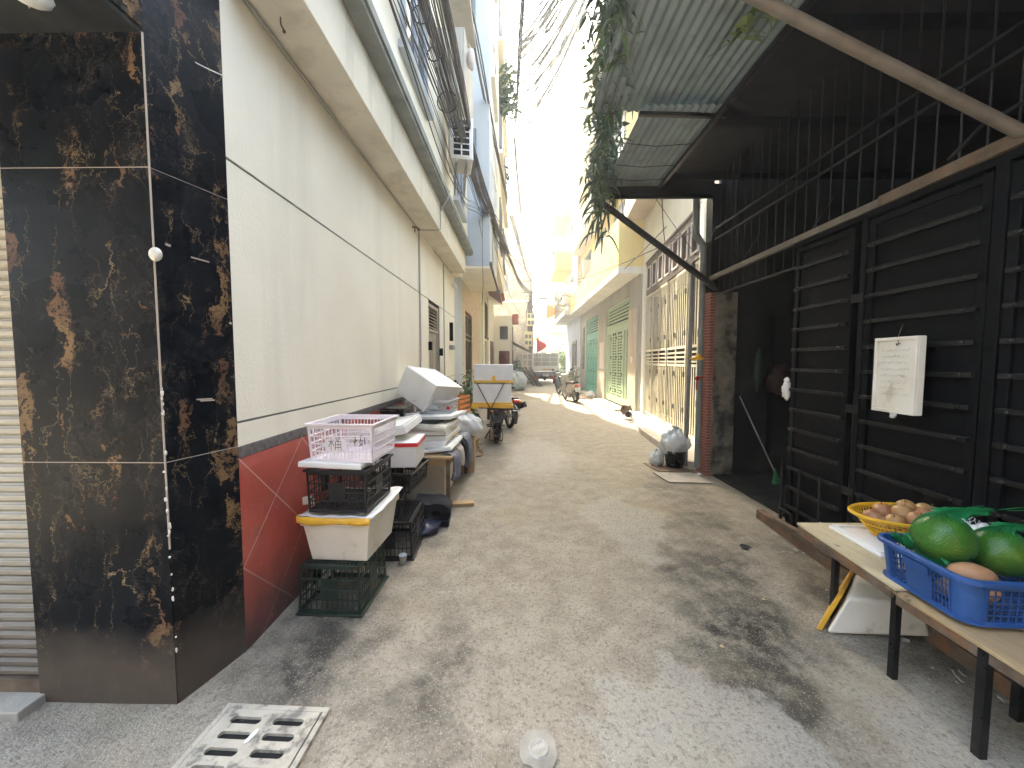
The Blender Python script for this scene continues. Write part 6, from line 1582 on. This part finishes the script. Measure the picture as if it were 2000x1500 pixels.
single(m, 'black_muffler', m_blackp, 'fat black cylinder sticking out beside the grey motorbike', 'muffler', (.05, 8.9, .52))
moto('scooter', 'beige scooter with red tail light parked by the teal gate', (2.26, 14.9, .01), R(12), R(-7), 'scooter')
moto('scooter', 'second scooter partly hidden in front of the beige scooter', (2.35, 17.6, .01), R(16), R(-6), 'grey')
bag('rubbish_bag', 'big grey rubbish bag beside the pile of rods near the truck', m_plbag, (-.05, 21.2, 0), (.55, .45, .55), 19)
m = MB(); rr = random.Random(5)
for i in range(14): m.tube([(rr.uniform(-.3,.3), rr.uniform(-.3,.3), rr.uniform(0,.1)), (rr.uniform(-1.0,-.3), .3, rr.uniform(.6,1.3))], .025, 5)
single(m, 'pole_scraps', m_gate, 'heap of dark rods leaning left of the truck', 'scrap', (1.3, 24.4, 0))
m = MB()
for i in range(4): m.ball((rr.uniform(-.3,.3), 0, .35+rr.uniform(-.1,.2)), (.25,.2,.3), 14, 10, .5, 3, i)
single(m, 'dark_heap', m_dbag, 'dark heap of sacks behind the grey rubbish bag', 'sacks', (-.45, 22.6, 0))

# ================================================================== caged truck
b = thing('caged_truck', 'small red and blue truck with a white mesh cage seen from behind', 'truck', (1.95, 26.6, .01))
m = MB(); m.box(-.90, .90, 0, 3.4, .80, .90); m.box(-.86, .86, .01, .10, .62, .80); build(m, 'bed', m_bgrey, b, bevel=.01)
m = MB(); m.box(-.35, .35, .2, 4.6, .48, .78); m.box(-.8, .8, 1.4, 1.6, .3, .6); m.cyl((-.7,.9,.38), (.7,.9,.38), .06, 10); m.ball((0,.9,.38), .16, 14, 10); build(m, 'chassis', m_dark, b)
def cagepanel(x0, x1, y, z0, z1, nx, nz, nm='cage_panel', par=b):
    m = MB(); e = .035
    for q in ((x0, x1, z0, z0+e), (x0, x1, z1-e, z1), (x0, x0+e, z0+e, z1-e), (x1-e, x1, z0+e, z1-e)): m.box(q[0], q[1], y, y+e, q[2], q[3])
    for i in range(1, nx): x = x0+(x1-x0)*i/nx; m.box(x-.014, x+.014, y+.004, y+.03, z0+e, z1-e)
    for i in range(1, nz): z = z0+(z1-z0)*i/nz; m.box(x0+e, x1-e, y+.006, y+.028, z-.014, z+.014)
    o = build(m, nm, m_plate, par)
    m = MB()
    k = int((x1-x0)/.07)
    for i in range(1, k): x = x0+(x1-x0)*i/k; m.box(x-.004, x+.004, y+.012, y+.02, z0+e, z1-e)
    k = int((z1-z0)/.07)
    for i in range(1, k): z = z0+(z1-z0)*i/k; m.box(x0+e, x1-e, y+.013, y+.019, z-.004, z+.004)
    build(m, 'mesh', m_alu, o)
cagepanel(-.88, .88, .0, 1.25, 2.2, 3, 3)
m = MB(); m.box(-.84, .84, .3, .32, 1.25, 2.15); build(m, 'load_sheet', m_greyw, b); m = MB(); m.box(-.88, .88, .01, .035, .92, 1.24); build(m, 'tail_board', m_cream_metal, b, bevel=.004)
m = MB(); m.box(-.25, .55, .002, .009, 1.02, 1.08); build(m, 'orange_marking', m_orange, b)
m = MB()
for s in (-1, 1):
    for y in (0, .85, 1.7, 2.55, 3.4): m.box(s*.88-.02, s*.88+.02, y+.04, y+.08, .9, 2.2)
    for z in (1.25, 1.7, 2.17): m.box(s*.88-.016, s*.88+.016, .08, 3.44, z, z+.03)
    for i in range(34): m.box(s*.88-.004, s*.88+.004, .1+i*.1, .108+i*.1, .9, 2.2)
build(m, 'side_cage', m_cream_metal, b)
cagepanel(-1.62, -.92, -.02, 1.25, 2.15, 2, 2, 'open_cage_door')
for s in (-1, 1):
    wheel(b, .95, .38, .10, x=s*.66, spokes=6)
    m = MB(); m.box(s*.66-.17, s*.66+.17, .35, .37, .22, .72); build(m, 'mud_flap', m_red, b)
    m = MB(); m.box(s*.78-.09, s*.78+.09, -.02, .005, .64, .74); build(m, 'tail_light', m_redl, b)
m = MB(); m.box(-.2, .2, -.02, -.012, .56, .74); plo = build(m, 'number_plate', m_plate, b)
m = MB()
for j, nn in ((.69, 4), (.60, 5)):
    for i in range(nn): x = (i-(nn-1)/2)*.07; m.box(x-.02, x+.02, -.026, -.022, j-.028, j+.028) if i % 2 else m.box(x-.006, x+.006, -.026, -.022, j-.028, j+.028)
build(m, 'plate_characters', m_ink, plo)
m = MB(); m.prism([(3.7,.5), (5.1,.5), (5.15,1.1), (4.9,1.95), (3.75,2.0)], -.82, .82); build(m, 'cab', m_gycrate, b, bevel=.05)
m = MB(); m.box(-.6,.6,3.69,3.70,1.3,1.8); build(m, 'rear_window', m_glass, b)
# flags
def flag(label, loc, mat, s, h_):
    b = thing('flag', label, 'flag', loc, group='small flags over the alley')
    m = MB(); m.cyl((0,0,-h_), (0,0,s*1.35), .018, 6); build(m, 'pole', m_gate, b)
    m = MB()
    def fn(u, v): return (s*.85*u*(1), .05*math.sin(u*6+v), (v-.5)*s*1.25*(1-u*.92)+s*.65)
    m.grid(fn, 12, 8); build(m, 'cloth', mat, b, solid=.008)
flag('red triangular flag standing up behind the truck cage', (1.35, 26.9, 2.15), m_flag, .82, .9)
flag('orange flag hung on the wire right of the utility pole', (2.1, 28, 4.55), m_oflag, 1.0, .2)

# ================================================================== air
m = MB(); m.box(-60, 60, -8, 120, -1.2, 30)
t = bpy.data.materials.new('haze_air'); t.use_nodes = True; nt = t.node_tree; nt.nodes.remove(nt.nodes['Principled BSDF'])
pv = nt.nodes.new('ShaderNodeVolumePrincipled'); pv.inputs['Color'].default_value = (.96,.97,1,1); pv.inputs['Density'].default_value = HAZE; pv.inputs['Anisotropy'].default_value = .6
nt.links.new(pv.outputs[0], nt.nodes['Material Output'].inputs['Volume'])
tag(build(m, 'haze', t), 'thin bright haze filling the alley', 'haze', kind='stuff')
